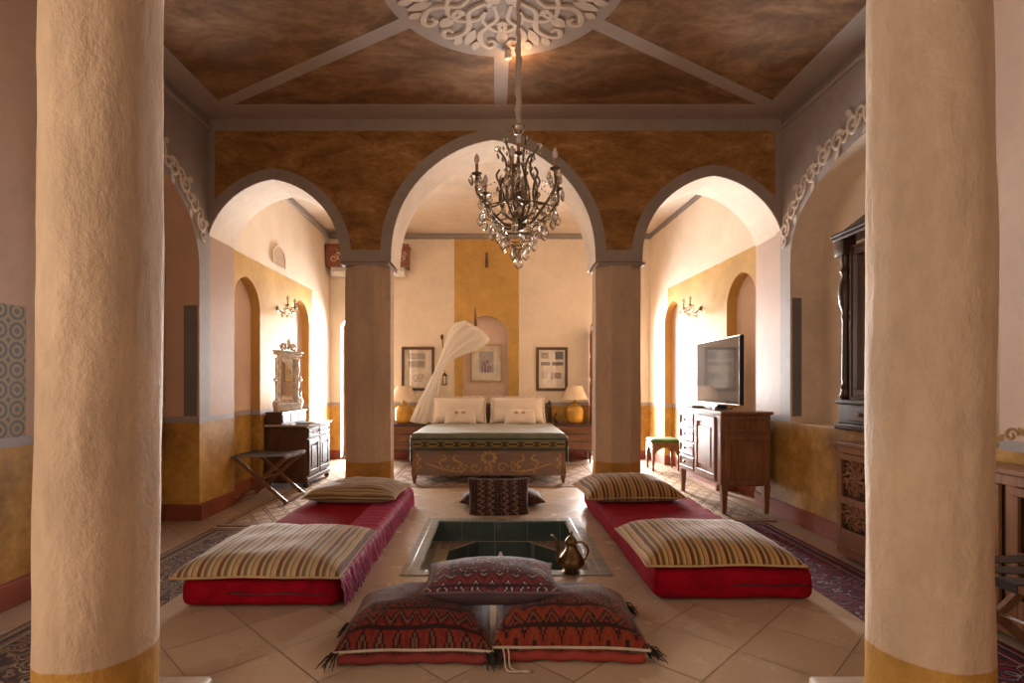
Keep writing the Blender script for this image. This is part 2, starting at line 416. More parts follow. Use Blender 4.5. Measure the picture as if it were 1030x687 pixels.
# raised centre with the fountain basin let into it
PX0, PX1, PY0, PY1, PZ = -1.70, 1.76, -.6, 5.93, .12
BX0, BX1, BY0, BY1 = -.47, .585, 3.315, 4.52
bm = bm_()
for q in ((PX0, PX1, PY0, BY0), (PX0, PX1, BY1, PY1), (PX0, BX0, BY0, BY1), (BX1, PX1, BY0, BY1)): box(bm, q[0], q[1], q[2], q[3], 0.0, PZ)
bmesh.ops.remove_doubles(bm, verts=bm.verts, dist=1e-4)
structure('floor_platform', bm, m_plat)

# left wall: alcove at 3.3..5.03, daylight opening beside the camera
arch_wall('wall_left', (X_L, 0, 0), (0, 1, 0), (1, 0, 0), -1.2, YA1, ZC, .42,
          [dict(x0=-1.0, x1=.9, z0=.5, zs=3.0, za=3.1, through=True, rect=True), dict(x0=3.32, x1=5.03, z0=0, zs=2.30, za=3.09, d=.31)],
          [m_left, m_left_plain, m_left_plain, outer])
arch_wall('wall_right', (X_R, 0, 0), (0, 1, 0), (-1, 0, 0), -1.2, YA1, ZC, .42,
          [dict(x0=2.95, x1=5.04, z0=.90, zs=2.38, za=3.10, d=.30)], [m_right, cream, cream, outer])
arch_wall('wall_back_left', (-2.78, 0, 0), (0, 1, 0), (1, 0, 0), YA1-.02, YB+.1, ZC, .4,
          [dict(x0=5.78, x1=6.47, z0=0, zs=2.08, za=2.46, d=.11), dict(x0=7.48, x1=8.18, z0=0, zs=2.08, za=2.46, d=.11)],
          [m_bleft, ochre_j, m_niche, outer])
dv = Vector((-.15, 3.5, 0)).normalized()
arch_wall('wall_back_right', (2.75, YA1, 0), dv, (-dv.y, dv.x, 0), -.02, 3.6, ZC, .4,
          [dict(x0=.04, x1=.72, z0=0, zs=2.12, za=2.50, d=.12), dict(x0=2.1, x1=2.8, z0=0, zs=2.12, za=2.50, d=.12)],
          [m_bright, ochre_j, m_niche, outer])
arch_wall('wall_far', (0, YB, 0), (1, 0, 0), (0, -1, 0), -3.2, 3.2, ZC, .35,
          [dict(x0=-2.60, x1=-1.85, z0=.02, zs=2.2, za=2.42, through=True), dict(x0=1.60, x1=2.36, z0=.02, zs=2.2, za=2.42, through=True),
           dict(x0=-.53, x1=.215, z0=0, zs=2.06, za=2.42, d=.14)], [m_far, cream, m_niche, outer])
arch_wall('wall_near', (0, -1.2, 0), (1, 0, 0), (0, 1, 0), -3.2, 3.2, ZC, .3,
          [dict(x0=-1.3, x1=1.3, z0=0, zs=2.1, za=2.9, through=True)], [m_front_side, cream, cream, outer])
# arcade
LA = (-2.75, -1.47, 2.42, 3.20); CA = (-.99, .955, 2.42, 3.575); RA = (1.40, 2.755, 2.42, 3.235)
arch_wall('wall_arcade', (0, YA0, 0), (1, 0, 0), (0, -1, 0), -2.80, 2.80, ZC, YA1-YA0,
          [dict(x0=a[0], x1=a[1], z0=2.42, zs=a[2], za=a[3], through=True) for a in (LA, CA, RA)], [brown, cream, cream, cream],
          zbase=dict(cuts=[], f=lambda x: 2.42), z0=2.42)
# grey painted bands round the three arches and across the imposts
bm = bm_(); Va = lambda s, z, t: Vector((s, YA0-t-.002, z))
for a in (LA, CA, RA):
    P = [p for p in arch_pts(a[0], a[1], a[2], a[3], 44)]
    band_along(bm, P, .105, Va, .008, 1)
for x0, x1 in ((-1.365, -1.095), (1.06, 1.295)):
    box(bm, x0-.105, x1+.105, YA0-.009, YA0, 2.42, 2.53)
structure('trim_1', bm, greyp)
# bands would run past the side walls: hidden behind them by the wall thickness

# ceiling
bm = bm_(); box(bm, -3.2, 3.2, -1.2, YB+.5, ZC, ZC+.2); structure('ceiling', bm, [ceil2])
bm = bm_()
cx0, cx1, cy0, cy1, mc, mr = -2.47, 2.47, 1.85, 4.94, Vector((.05, 3.42)), .80
# brown panels: flat thin plaster fields between grey bands
def clip_poly(poly, p, n_):            # keep side where (x-p).n>=0
    out = []
    for i in range(len(poly)):
        a, b = poly[i], poly[(i+1) % len(poly)]; da, db = (a-p).dot(n_), (b-p).dot(n_)
        if da >= 0: out.append(a)
        if (da >= 0) != (db >= 0): out.append(a+(b-a)*(da/(da-db)))
    return out
corners = [Vector((cx0, cy1)), Vector((cx1, cy1)), Vector((cx1, cy0)), Vector((cx0, cy0))]
rays = [corners[0], Vector((mc.x, cy1)), corners[1], Vector((cx1, mc.y)), corners[2], Vector((mc.x, cy0)), corners[3], Vector((cx0, mc.y))]
for i in range(8):
    a, b = rays[i], rays[(i+1) % 8]
    if i in (2, 3, 6, 7):                # the side panels are undivided in the photo
        if i == 2: a, b = rays[2], rays[4]
        elif i == 6: a, b = rays[6], rays[0]
        else: continue
    hw = .055; da = (a-mc).normalized(); db = (b-mc).normalized()
    na = Vector((-da.y, da.x)); nb = Vector((-db.y, db.x))
    if na.dot(b-mc) < 0: na = -na
    if nb.dot(a-mc) < 0: nb = -nb
    poly = [mc.copy(), a, corners[1] if i == 2 else (corners[3] if i == 6 else b), b]
    if i == 2: poly = [mc.copy(), a, b]
    poly = clip_poly(poly, mc+na*hw, na); poly = clip_poly(poly, mc+nb*hw, nb)
    aa, ab = math.atan2(da.y, da.x), math.atan2(db.y, db.x)
    df = (ab-aa+PI) % (2*PI)-PI; dl = math.asin(hw/mr)*(1 if df > 0 else -1)
    arc = [mc+Vector((math.cos(aa+dl+(df-2*dl)*k/14), math.sin(aa+dl+(df-2*dl)*k/14)))*mr for k in range(15)]
    far = [p for p in poly if (p-mc).length > mr+.05]
    far.sort(key=lambda p: -(((math.atan2(p.y-mc.y, p.x-mc.x)-aa+PI) % (2*PI)-PI)*(1 if df > 0 else -1)))
    f_ = bm.faces.new([bm.verts.new((p.x, p.y, ZC-.006)) for p in arc+far])
bmesh.ops.triangulate(bm, faces=bm.faces)
o = structure('ceiling_panels', bm, ceilm); o.name = 'ceiling.001'
# cornice frame (grey border of the front-room ceiling) and medallion ground
bm = bm_()
for q in ((X_L, X_R, 4.94, YA0), (X_L, X_R, -1.2, 1.85), (X_L, cx0, 1.85, 4.94), (cx1, X_R, 1.85, 4.94)): box(bm, q[0], q[1], q[2], q[3], ZC-.012, ZC)
lathe(bm, [(.0001, ZC-.01), (mr, ZC-.01), (mr, ZC)], mc.x, mc.y, 64)
for r_ in rays:
    if r_ in (rays[3], rays[7]): continue
    d = (r_-mc).normalized(); bar(bm, (mc.x+d.x*.7, mc.y+d.y*.7, ZC-.004), (r_.x, r_.y, ZC-.004), .115, .008)
structure('trim_2', bm, greycap)
# white arabesque of the medallion
bm = bm_(); Vc = lambda s, z, t: Vector((mc.x+s, mc.y+z, ZC-.011-t))
def rot2(P, a): c, s = math.cos(a), math.sin(a); return [(x*c-y*s, x*s+y*c) for x, y in P]
for k in range(8):
    a = k*PI/4+PI/8
    for h in (1, -1):
        S = [tuple(p)[:2] for p in spline([(.22, .03*h, 0), (.34, .10*h, 0), (.44, .07*h, 0), (.54, .05*h, 0), (.63, .10*h, 0), (.66, .17*h, 0), (.61, .20*h, 0), (.57, .17*h, 0), (.59, .135*h, 0)], 5)]
        relief(bm, rot2(S, a), .050, Vc, .010)
        S2 = [tuple(p)[:2] for p in spline([(.30, 0, 0), (.40, .02*h, 0), (.46, .14*h, 0), (.41, .19*h, 0), (.36, .15*h, 0), (.39, .12*h, 0)], 5)]
        relief(bm, rot2(S2, a), .044, Vc, .010)
        q = rot2([(.46, .17*h)], a)[0]; leaf2(bm, q[0], q[1], a+h*.55, .13, .034, Vc, .010)
        q = rot2([(.62, .06*h)], a)[0]; leaf2(bm, q[0], q[1], a+h*.15, .11, .030, Vc, .010)
    q = rot2([(.50, 0)], a)[0]; leaf2(bm, q[0], q[1], a, .20, .036, Vc, .010)
    q = rot2([(.10, 0)], a)[0]; leaf2(bm, q[0], q[1], a, .16, .05, Vc, .010)
structure('trim_3', bm, whiterel)
# side wall cornice lips, arcade cornice lip
bm = bm_()
box(bm, X_L, X_L+.025, 1.6, YA0, 3.66, 3.70, .008); box(bm, X_R-.025, X_R, 1.6, YA0, 3.66, 3.70, .008)
structure('trim_4', bm, greycap)
# back-room cornice line
bm = bm_(); box(bm, -3, 3, YB-.03, YB, 3.72, ZC, .01); box(bm, -2.80, -2.745, YA1, YB, 3.70, ZC, .01)
structure('trim_5', bm, plaster('blue_grey_cornice', (.36, .31, .29)))
# scroll stencils over the side alcoves
def scroll_border(name, X, sgn, y0, y1, zs, za, off):
    bm = bm_(); V = lambda s, z, t: Vector((X+sgn*(t+.001), s, z))
    P = arch_pts(y0, y1, zs, za, 60)
    n = len(P); Q = []
    for i in range(n):
        a = Vector(P[max(0, i-1)]); b = Vector(P[min(n-1, i+1)]); d = (b-a).normalized(); Q.append(Vector(P[i])+Vector((-d.y, d.x))*off)
    L = 0; pts = []; last = None
    for q in Q:
        if last is not None: L += (q-last).length
        pts.append((L, q)); last = q
    k = 0; s = .06; step = .19
    while s < L-.05:
        for (la, qa), (lb, qb) in zip(pts, pts[1:]):
            if la <= s <= lb:
                c = qa+(qb-qa)*((s-la)/max(1e-6, lb-la)); d = (qb-qa).normalized(); a = math.atan2(d.y, d.x)
                h = 1 if k % 2 else -1
                nn = Vector((-d.y, d.x))
                if c.y > 2.0 and 3.55 < c.x < 5.12:
                    cc = c+nn*.012*h
                    relief(bm, spiral2(cc.x, cc.y, .088, a+PI, 1.4, h, 26), .034, V, .010)
                    relief(bm, spiral2(cc.x+d.x*.10-nn.x*.035*h, cc.y+d.y*.10-nn.y*.035*h, .058, a, 1.0, -h, 16), .028, V, .010)
                    leaf2(bm, cc.x+nn.x*.07*h, cc.y+nn.y*.07*h, a+h*.7, .095, .026, V); leaf2(bm, cc.x-nn.x*.06*h, cc.y-nn.y*.06*h, a+PI-h*.6, .085, .022, V)
                break
        s += step; k += 1
    return structure(name, bm, whiterel)
scroll_border('trim_6', X_L, 1, 3.32, 5.03, 2.30, 3.09, .135)
scroll_border('trim_7', X_R, -1, 2.95, 5.04, 2.38, 3.10, .145)
# front beam over the near columns
bm = bm_(); box(bm, X_L, X_R, 1.58, 2.0, 3.3, ZC-.012, .02); structure('trim_8', bm, greyp)
# skirting returns (projecting red boards)
brd = plaster('red_skirting', RED, var=.2)
bm = bm_(); box(bm, X_L, X_L+.02, -1.2, 3.32, 0, .14, .005); box(bm, X_L, X_L+.02, 5.03, 5.7, 0, .14, .005); structure('baseboard_left', bm, brd)
bm = bm_(); box(bm, X_R-.02, X_R, -1.2, 5.7, 0, .14, .005); structure('baseboard_right', bm, brd)
# grey painted strips on the alcove jambs
bm = bm_(); box(bm, X_L-.14, X_L-.02, 5.022, 5.03, .96, 1.98); box(bm, X_R+.02, X_R+.10, 5.032, 5.04, .96, 2.05); structure('trim_9', bm, plaster('slate_strip', (.20, .185, .185)))
# stencil border low on the near right wall
bm = bm_(); V = lambda s, z, t: Vector((X_R-.001-t, s, z))
for i in range(16):
    y = 1.2+i*.12; h = 1 if i % 2 else -1
    relief(bm, spiral2(y, .985, .04, 0 if h > 0 else PI, 1.2, h, 16), .016, V, .004); leaf2(bm, y+.04, .985, h*.8, .06, .014, V, .004)
structure('trim_10', bm, plaster('ochre_stencil', (.38, .22, .07)))

# far windows: frame + thin pane
def clear_glass():
    m = bpy.data.materials.new('window_glass'); m.use_nodes = True; t = m.node_tree; t.nodes.clear()
    o = t.nodes.new('ShaderNodeOutputMaterial'); a = t.nodes.new('ShaderNodeBsdfTransparent'); g = t.nodes.new('ShaderNodeBsdfGlossy'); g.inputs['Roughness'].default_value = .02
    mx = t.nodes.new('ShaderNodeMixShader'); mx.inputs[0].default_value = .06; t.links.new(a.outputs[0], mx.inputs[1]); t.links.new(g.outputs[0], mx.inputs[2]); t.links.new(mx.outputs[0], o.inputs[0]); return m
glass = clear_glass()
dwood = wood('dark_walnut', (.035, .014, .008), (.10, .042, .020)); mwood = wood('red_brown_wood', (.10, .038, .016), (.26, .11, .048), rough=.32)
mwood_x = wood('red_brown_wood_along', (.10, .038, .016), (.26, .11, .048), axis=0, rough=.32)
paintw = simple('cream_paint', (.7, .6, .48), .5)
for i, (x0, x1) in enumerate(((-2.60, -1.85), (1.60, 2.36))):
    bm = bm_(); y = YB+.22; c = (x0+x1)/2
    P = [(x0+.03, .03)] + [(max(x0+.03, min(x1-.03, s)), z-.03) for s, z in arch_pts(x0, x1, 2.2, 2.42, 24)] + [(x1-.03, .03)]
    for a, b in zip(P, P[1:]): bar(bm, (a[0], y, a[1]), (b[0], y, b[1]), .05, .05, (0, 1, 0))
    bar(bm, (c, y, .03), (c, y, 2.38), .05, .05, (0, 1, 0))
    for z in (.05, .75, 1.4, 2.05): bar(bm, (x0+.03, y, z), (x1-.03, y, z), .04, .04)
    w = structure('window_%d' % (i+1), bm, mwood)
    bm = bm_(); box(bm, x0+.03, x1-.03, y-.003, y+.003, .03, 2.2); mk('pane', bm, glass, w)

# ------------------------------------------------------------------ columns
pillar_m = None
def col_mat(name, zb):
    N = NT(name); v, x, y, z = N.pos(); zz = N.math('ADD', z, N.math('MULTIPLY', N.math('SUBTRACT', N.noise(v, 8, 3), .5), .012))
    vs = N.scale(v, (1, 1, .45))
    c = N.mix(N.step(zz, zb, .003), plaster_col(N, v, (.52, .27, .06), .28, 3), plaster_col(N, vs, (.58, .41, .28), .18, 4))
    b = N.math('ADD', N.noise(vs, 7, 6, .65, .5), N.math('MULTIPLY', N.noise(v, 42, 5, .65), .30))
    b = N.math('ADD', b, N.math('MULTIPLY', N.noise(vs, 24, 4, .7, .3), .35)); return N.done(c, .72, b, .6, .022, spec=.22)
fc = col_mat('column_plaster', .39)
def round_column(x, y, r0, r1, lean, label):
    t = thing('column', label, 'column', (x, y, .12))
    bm = bm_(); seg = 96; rings = []
    for i in range(90):
        z = .045+i/89*(3.3-.165); k = i/89; ring = []
        for j in range(seg):
            a = 2*PI*j/seg
            n_ = noise.noise(Vector((math.cos(a)*1.3, math.sin(a)*1.3, z*1.1+x*7)))*.009+noise.noise(Vector((math.cos(a)*3, math.sin(a)*3, z*3+x*5)))*.0045+noise.noise(Vector((math.cos(a)*9, math.sin(a)*9, z*14+x)))*.0013
            rr = r0+(r1-r0)*k+n_
            ring.append(bm.verts.new((lean*k+rr*math.cos(a), rr*math.sin(a), z)))
        rings.append(ring)
    for p, q in zip(rings, rings[1:]):
        for j in range(seg): bm.faces.new((p[j], p[(j+1) % seg], q[(j+1) % seg], q[j]))
    bm.faces.new(rings[0][::-1]); bm.faces.new(rings[-1])
    mk('shaft', bm, fc, t, True)
    bm = bm_(); box(bm, -.25, .25, -.25, .25, 0.0, .048, .016, 3); mk('plinth', bm, simple('pale_marble', (.62, .52, .44), .35, sc=3), t, True, .6)
    return t
round_column(-1.300, 1.79, .172, .164, .03, 'thick round cream plaster column on the left with ochre painted foot')
round_column(1.414, 1.79, .169, .162, .005, 'thick round cream plaster column on the right with ochre painted foot')
pm = col_mat('pillar_plaster', .503)
def octo_pillar(x, label):
    t = thing('pillar', label, 'pillar', (x, 5.44, .12)); w = .222; bm = bm_(); rings = []
    for i in range(24):
        z = i/23*(2.30-0.0); ring = []
        for j in range(8):
            a = PI/8+j*PI/4; n_ = noise.noise(Vector((j*3, x*3, z*1.5)))*.008
            rr = w/math.cos(PI/8)+n_; ring.append(bm.verts.new((rr*math.cos(a), rr*math.sin(a), z)))
        rings.append(ring)
    for p, q in zip(rings, rings[1:]):
        for j in range(8): bm.faces.new((p[j], p[(j+1) % 8], q[(j+1) % 8], q[j]))
    bm.faces.new(rings[0][::-1]); bm.faces.new(rings[-1])
    bmesh.ops.bevel(bm, geom=[e for e in bm.edges if abs(e.verts[0].co.z-e.verts[1].co.z) > .02], offset=.012, segments=2, affect='EDGES')
    mk('shaft', bm, pm, t)
    bm = bm_(); box(bm, -.228, .228, -.232, .23, 2.272, 2.302, .006, 2); mk('impost', bm, greyp, t)['label'] = 'grey painted impost block'
octo_pillar(-1.245, 'eight-sided plaster pillar left of the bed, between the left and middle arches')
octo_pillar(1.205, 'eight-sided plaster pillar right of the bed, between the middle and right arches')

# ------------------------------------------------------------------ camera, light
cam = bpy.data.cameras.new('camera'); co = bpy.data.objects.new('camera', cam); C.objects.link(co)
co.location = (0, 0, 1.25); co.rotation_euler = (PI/2, 0, 0); cam.sensor_width = 36; cam.lens = 550/1030*36
cam.shift_x = 17/1030; cam.shift_y = 43.5/1030; cam.clip_start = .05
bpy.context.scene.camera = co
def area(name, loc, rot, sx, sy, e, col):
    l = bpy.data.lights.new(name, 'AREA'); l.shape = 'RECTANGLE'; l.size = sx; l.size_y = sy; l.energy = e; l.color = col
    o = bpy.data.objects.new(name, l); C.objects.link(o); o.location = loc; o.rotation_euler = rot; return o
area('daylight_far_left', (-2.22, YB+.42, 1.25), (-PI/2, 0, 0), .74, 2.3, 270, (1, .98, .97)).data.spread = math.radians(125)
area('daylight_far_right', (1.98, YB+.42, 1.25), (-PI/2, 0, 0), .74, 2.3, 380, (1, .98, .98)).data.spread = math.radians(125)
area('daylight_near_left', (X_L-.25, -.05, 1.75), (0, -PI/2, 0), 2.4, 1.85, 58, (1, .86, .68))
W = bpy.data.worlds.new('world'); bpy.context.scene.world = W; W.use_nodes = True
bg = W.node_tree.nodes['Background']; bg.inputs[0].default_value = (1, .87, .76, 1); bg.inputs[1].default_value = .62
vs_ = bpy.context.scene.view_settings; vs_.view_transform = 'Standard'; vs_.look = 'None'; vs_.gamma = 1; vs_.exposure = .28; vs_.use_curve_mapping = False
#@@THINGS

# ================================================================== THINGS
def pillow(bm, w, d, T, kb=.35, pinch=.07, a=2.6, b=.5, wr=.010, seed=0, n=30, sag=0, under=0):
    top = {}; bot = {}
    for i in range(n+1):
        for j in range(n+1):
            u = math.sin((i/n*2-1)*PI/2); v = math.sin((j/n*2-1)*PI/2)
            x = u*w/2*(1-pinch*(1-v*v)); y = v*d/2*(1-pinch*(1-u*u))
            h = max(0, 1-abs(u)**a)**b*max(0, 1-abs(v)**a)**b
            q = Vector((x*5+seed, y*5, seed*2.3)); nz = noise.noise(q)*wr*1.6+noise.noise(q*3.1)*wr*.6
            c = 1-sag*math.exp(-(u*u+v*v)*3)
            edge = i in (0, n) or j in (0, n)
            bz = T*kb
            wob = noise.noise(Vector((x*4+seed, y*4, 9)))*wr*.8
            vt = bm.verts.new((x, y, bz+h*T*(1-kb)*c+nz*min(1, h*1.6)+(wob if edge else 0))); top[i, j] = vt
            bot[i, j] = vt if edge else bm.verts.new((x, y, bz-min(1, h*1.35)*T*kb))
    for i in range(n):
        for j in range(n):
            bm.faces.new((top[i, j], top[i+1, j], top[i+1, j+1], top[i, j+1]))
            f = (bot[i, j], bot[i, j+1], bot[i+1, j+1], bot[i+1, j])
            if len(set(f)) >= 3:
                try: bm.faces.new(list(dict.fromkeys(f))).material_index = under
                except ValueError: pass
    per = [top[i, 0].co.copy() for i in range(n)]+[top[n, j].co.copy() for j in range(n)]+[top[i, n].co.copy() for i in range(n, 0, -1)]+[top[0, j].co.copy() for j in range(n, 0, -1)]
    return per
def cushion(name, label, cat, loc, rz, w, d, T, mat, group=None, rot=None, pipe=None, seed=0, kind=None, **kw):
    t = thing(name, label, cat, loc, rz, group, rot)
    bm = bm_(); per = pillow(bm, w, d, T, seed=seed, under=1 if isinstance(mat, list) else 0, **kw); mk('cover', bm, mat, t, True)
    if pipe:
        bm = bm_(); tube(bm, per+[per[0]], .0065, 6); mk('piping', bm, pipe, t, True)
    return t
def softbox(bm, x0, x1, y0, y1, z0, z1, r, amp=.006, fr=5, cuts=22, seed=0):
    vs = box(bm, x0, x1, y0, y1, z0, z1)
    bmesh.ops.subdivide_edges(bm, edges=list(bm.edges), cuts=cuts, use_grid_fill=True)
    for v in bm.verts:
        c = v.co; q = Vector((min(max(c.x, x0+r), x1-r), min(max(c.y, y0+r), y1-r), min(max(c.z, z0+r), z1-r))); d = c-q
        if d.length > 1e-7: v.co = q+d.normalized()*r
        bulge = (1-((v.co.z-(z0+z1)/2)/((z1-z0)/2))**2)
        nn = noise.noise(v.co*fr+Vector((seed, 0, 0)))*amp
        out = d.normalized() if d.length > 1e-7 else Vector((0, 0, 1))
        if v.co.z > z0+.004: v.co += out*(nn + (bulge*.006 if abs(out.z) < .6 else 0))

# ---- fountain basin in the floor
def tile_mat(name, a, b, grout, sx, sy, axis, rough=.15, ox=0, oy=0):
    N = NT(name); v, x, y, z = N.pos(); p, q = {'xy': (x, y), 'xz': (x, z), 'yz': (y, z)}[axis]
    if axis == 'xz': p = N.math('ADD', x, N.math('MULTIPLY', y, .6))
    fp = N.math('ABSOLUTE', N.math('SUBTRACT', N.math('FRACT', N.math('ADD', N.math('DIVIDE', p, sx), ox)), .5)); fq = N.math('ABSOLUTE', N.math('SUBTRACT', N.math('FRACT', N.math('ADD', N.math('DIVIDE', q, sy), oy)), .5))
    g = N.math('MAXIMUM', N.step(fp, .5-.0035/sx, .0015/sx), N.step(fq, .5-.0035/sy, .0015/sy))
    c = N.mix(g, N.ramp(N.noise(v, 5, 4), [(.3, a), (.7, b)]), grout)
    return N.done(c, rough, N.math('MULTIPLY', g, -1.0), .3, .002)
teal = tile_mat('teal_glazed_tiles', (.040, .072, .066), (.070, .108, .098), (.15, .19, .17), .27, .16, 'xz', .12, oy=.25)
rimt = tile_mat('grey_rim_tiles', (.20, .21, .20), (.30, .29, .26), (.42, .36, .29), .105, .105, 'xy', .25)
stonef = simple('pale_stone_slab', (.42, .32, .23), .3)
mosaic = None
def mosaic_mat():
    N = NT('star_mosaic'); v, x, y, z = N.pos()
    d = N.vor(v, 15, 'F1', metric='MANHATTAN', rnd=0.0); e = N.vor(v, 7.5, 'F1', rnd=0.0)
    f = N.math('FRACT', N.math('ADD', N.math('MULTIPLY', d, 1.7), N.math('MULTIPLY', e, 1.3)))
    c = N.ramp(f, [(0, (.03, .03, .03)), (.25, (.60, .44, .28)), (.45, (.30, .06, .03)), (.6, (.04, .05, .05)), (.72, (.62, .48, .32)), (.9, (.24, .07, .035))], 'CONSTANT')
    return N.done(c, .25)
mosaic = mosaic_mat()
t = thing('fountain_basin', 'sunken square fountain basin lined with teal tiles, let into the middle of the floor', 'fountain', (0.06, 3.92, .12))
def rel(bm, t):
    for v in bm.verts: v.co -= Vector(t.location)
    return bm
bm = bm_()
for q in ((-.565, .70, 3.235, BY0), (-.565, .70, BY1, 4.615), (-.565, BX0, BY0, BY1), (BX1, .70, BY0, BY1)): box(bm, *q, .1205, .126)
mk('rim', rel(bm, t), rimt, t)
bm = bm_(); e = .012
for q in ((BX0, BX1, BY1-e, BY1), (BX0, BX1, BY0, BY0+e), (BX0, BX0+e, BY0, BY1), (BX1-e, BX1, BY0, BY1)): box(bm, *q, -.04, .1205)
mk('side_wall', rel(bm, t), teal, t)
OX0, OX1, OY0, OY1, cu, cv = -.36, .475, 3.42, 4.50, .22, .26
octp = [(OX0+cu, OY0), (OX1-cu, OY0), (OX1, OY0+cv), (OX1, OY1-cv), (OX1-cu, OY1), (OX0+cu, OY1), (OX0, OY1-cv), (OX0, OY0+cv)]
outp = [(OX0+cu, BY0), (OX1-cu, BY0), (BX1, OY0+cv), (BX1, OY1-cv), (OX1-cu, BY1), (OX0+cu, BY1), (BX0, OY1-cv), (BX0, OY0+cv)]
cor = {1: (BX1, BY0), 3: (BX1, BY1), 5: (BX0, BY1), 7: (BX0, BY0)}
bm = bm_(); bo = bm_(); bw = bm_()
for i in range(8):
    j = (i+1) % 8; P = [octp[i], octp[j], outp[j]] + ([cor[i]] if i in cor else []) + [outp[i]]
    for zz in (-.04, -.05): bm.faces.new([bm.verts.new((*p, zz)) for p in P])
    if i in cor:   # mosaic inlay on each corner of the ledge
        c0 = Vector(((octp[i][0]+octp[j][0])/2, (octp[i][1]+octp[j][1])/2)); c1 = Vector(cor[i]); m = (c0+c1)/2
        Q = [Vector(octp[i])*.8+m*.2, Vector(octp[j])*.8+m*.2, Vector(outp[j])*.75+c1*.05+m*.2, c1*.6+m*.4, Vector(outp[i])*.75+c1*.05+m*.2]
        bc = bm_(); bc.faces.new([bc.verts.new((p.x, p.y, -.0375)) for p in Q]); mk('corner_inlay', rel(bc, t), mosaic, t)
    a, b = octp[i], octp[j]
    bw.faces.new([bw.verts.new(p) for p in ((*a, -.04), (*b, -.04), (*b, -.20), (*a, -.20))])
mk('ledge', rel(bm, t), stonef, t); mk('inner_wall', rel(bw, t), teal, t)
bm = bm_(); bm.faces.new([bm.verts.new((*p, -.195)) for p in octp]); bm.faces.new([bm.verts.new((*p, -.21)) for p in octp]); mk('bottom', rel(bm, t), mosaic, t)
bm = bm_(); lathe(bm, [(.055, -.195), (.06, -.17), (.035, -.15), (.032, -.05), (.028, .0), (.016, .03), (.008, .05), (.0001, .055)], .04, 3.92, 20); mk('spout', rel(bm, t), simple('white_marble', (.72, .68, .64), .25), t, True)

# ---- mattresses
redf = NT('red_cotton'); v, x, y, z = redf.obj()
redm = redf.done(redf.ramp(redf.noise(v, 9, 5), [(.3, (.19, .002, .009)), (.7, (.34, .004, .016))]), .85, redf.math('ADD', redf.noise(v, 14, 4), redf.math('MULTIPLY', redf.noise(v, 300, 2), .1)), .5, .012, spec=.08, **{'Sheen Weight': .0})
darkz = simple('dark_zip', (.03, .015, .015), .4)
pinkf = NT('magenta_fringe'); v, x, y, z = pinkf.obj()
pk = pinkf.math('ADD', pinkf.math('MULTIPLY', y, 1.0), pinkf.math('MULTIPLY', pinkf.noise(v, 9, 3), .07))
pinkm = pinkf.done(pinkf.ramp(pinkf.math('FRACT', pinkf.math('MULTIPLY', pk, 17)), [(0, (.30, .01, .05)), (.35, (.42, .03, .10)), (.5, (.10, .005, .03)), (.6, (.5, .12, .22)), (.75, (.36, .02, .08))]), .6, pinkf.noise(v, 60, 4), .5, .006, spec=.15)
def mattress(label, x0, x1, y0, y1, h, zipx, seed):
    t = thing('floor_mattress', label, 'mattress', ((x0+x1)/2, (y0+y1)/2, .12), group=None); a, b = (x1-x0)/2, (y1-y0)/2
    bm = bm_(); softbox(bm, -a, a, -b, b, 0, h, .05, .010, 3.5, 40, seed); mk('cover', bm, redm, t, True)
    bm = bm_(); P = [(-a+zipx[0]+(zipx[1]-zipx[0])*k/12, -b-.009-.003*math.sin(k), h*.50+.003*math.sin(k*.9+seed)) for k in range(13)]
    tube(bm, P, .006, 6, .6); mk('zip', bm, darkz, t, True)
    bm = bm_()
    for zz in (h-.022,):
        for sx in (-1, 1): tube(bm, [(sx*(a-.012), -b+.04+(2*b-.08)*k/50, zz+.006*math.sin(k*1.3)) for k in range(51)], .006, 6)
        tube(bm, [(-a+.04+(2*a-.08)*k/20, -b+.008, zz+.004*math.sin(k*1.7)) for k in range(21)], .006, 6)
    mk('piping', bm, redm, t, True)
    return t
ml = mattress('long red floor mattress left of the fountain, with a ruched magenta side', -1.59, -.80, 2.76, 5.17, .155, (.24, .74), 1.0)
mr_ = mattress('long plain red floor mattress right of the fountain', .835, 1.665, 2.85, 5.17, .175, (.40, .80), 6.0)
bm = bm_(); n = 170; rows = []      # ruched throw down the fountain side of the left mattress
for i in range(n+1):
    y = -1.19+2.38*i/n; r = .5+.5*math.sin(i*2*PI/7+1.2*noise.noise(Vector((y*4, 0, 0)))); row = []
    for k, (dx, zz) in enumerate(((-.20, .161), (-.08, .163), (-.03, .162), (.004, .150), (.018, .125), (.022, .09), (.024, .055), (.026, .02), (.030, .004))):
        am = (0, .003, .006, .009, .012, .014, .013, .010, .012)[k]
        row.append(bm.verts.new((.395+dx+am*r+.006*noise.noise(Vector((y*9, k*.7, 3))), y+.018*(k/8)*math.sin(i*.9), zz+(.004*r if k < 4 else 0))))
    rows.append(row)
for a, b in zip(rows, rows[1:]):
    for k in range(8): bm.faces.new((a[k], a[k+1], b[k+1], b[k]))
mk('ruched_cover', bm, pinkm, ml, True)['label'] = 'ruched magenta cover with dark folds'
bm = bm_()
for i in range(60):
    y = -1.19+R.random()*.5 if i < 30 else -1.19+R.random()*2.3; x = .425+R.random()*.01
    tube(bm, [(x-.015, y, .10+R.random()*.04), (x+.008, y+R.uniform(-.02, .02), .06), (x+.012+R.random()*.01, y+R.uniform(-.03, .03), .012)], .0022, 4)
mk('loose_thread', bm, simple('lilac_thread', (.42, .12, .25), .6), ml, True)['kind'] = 'stuff'

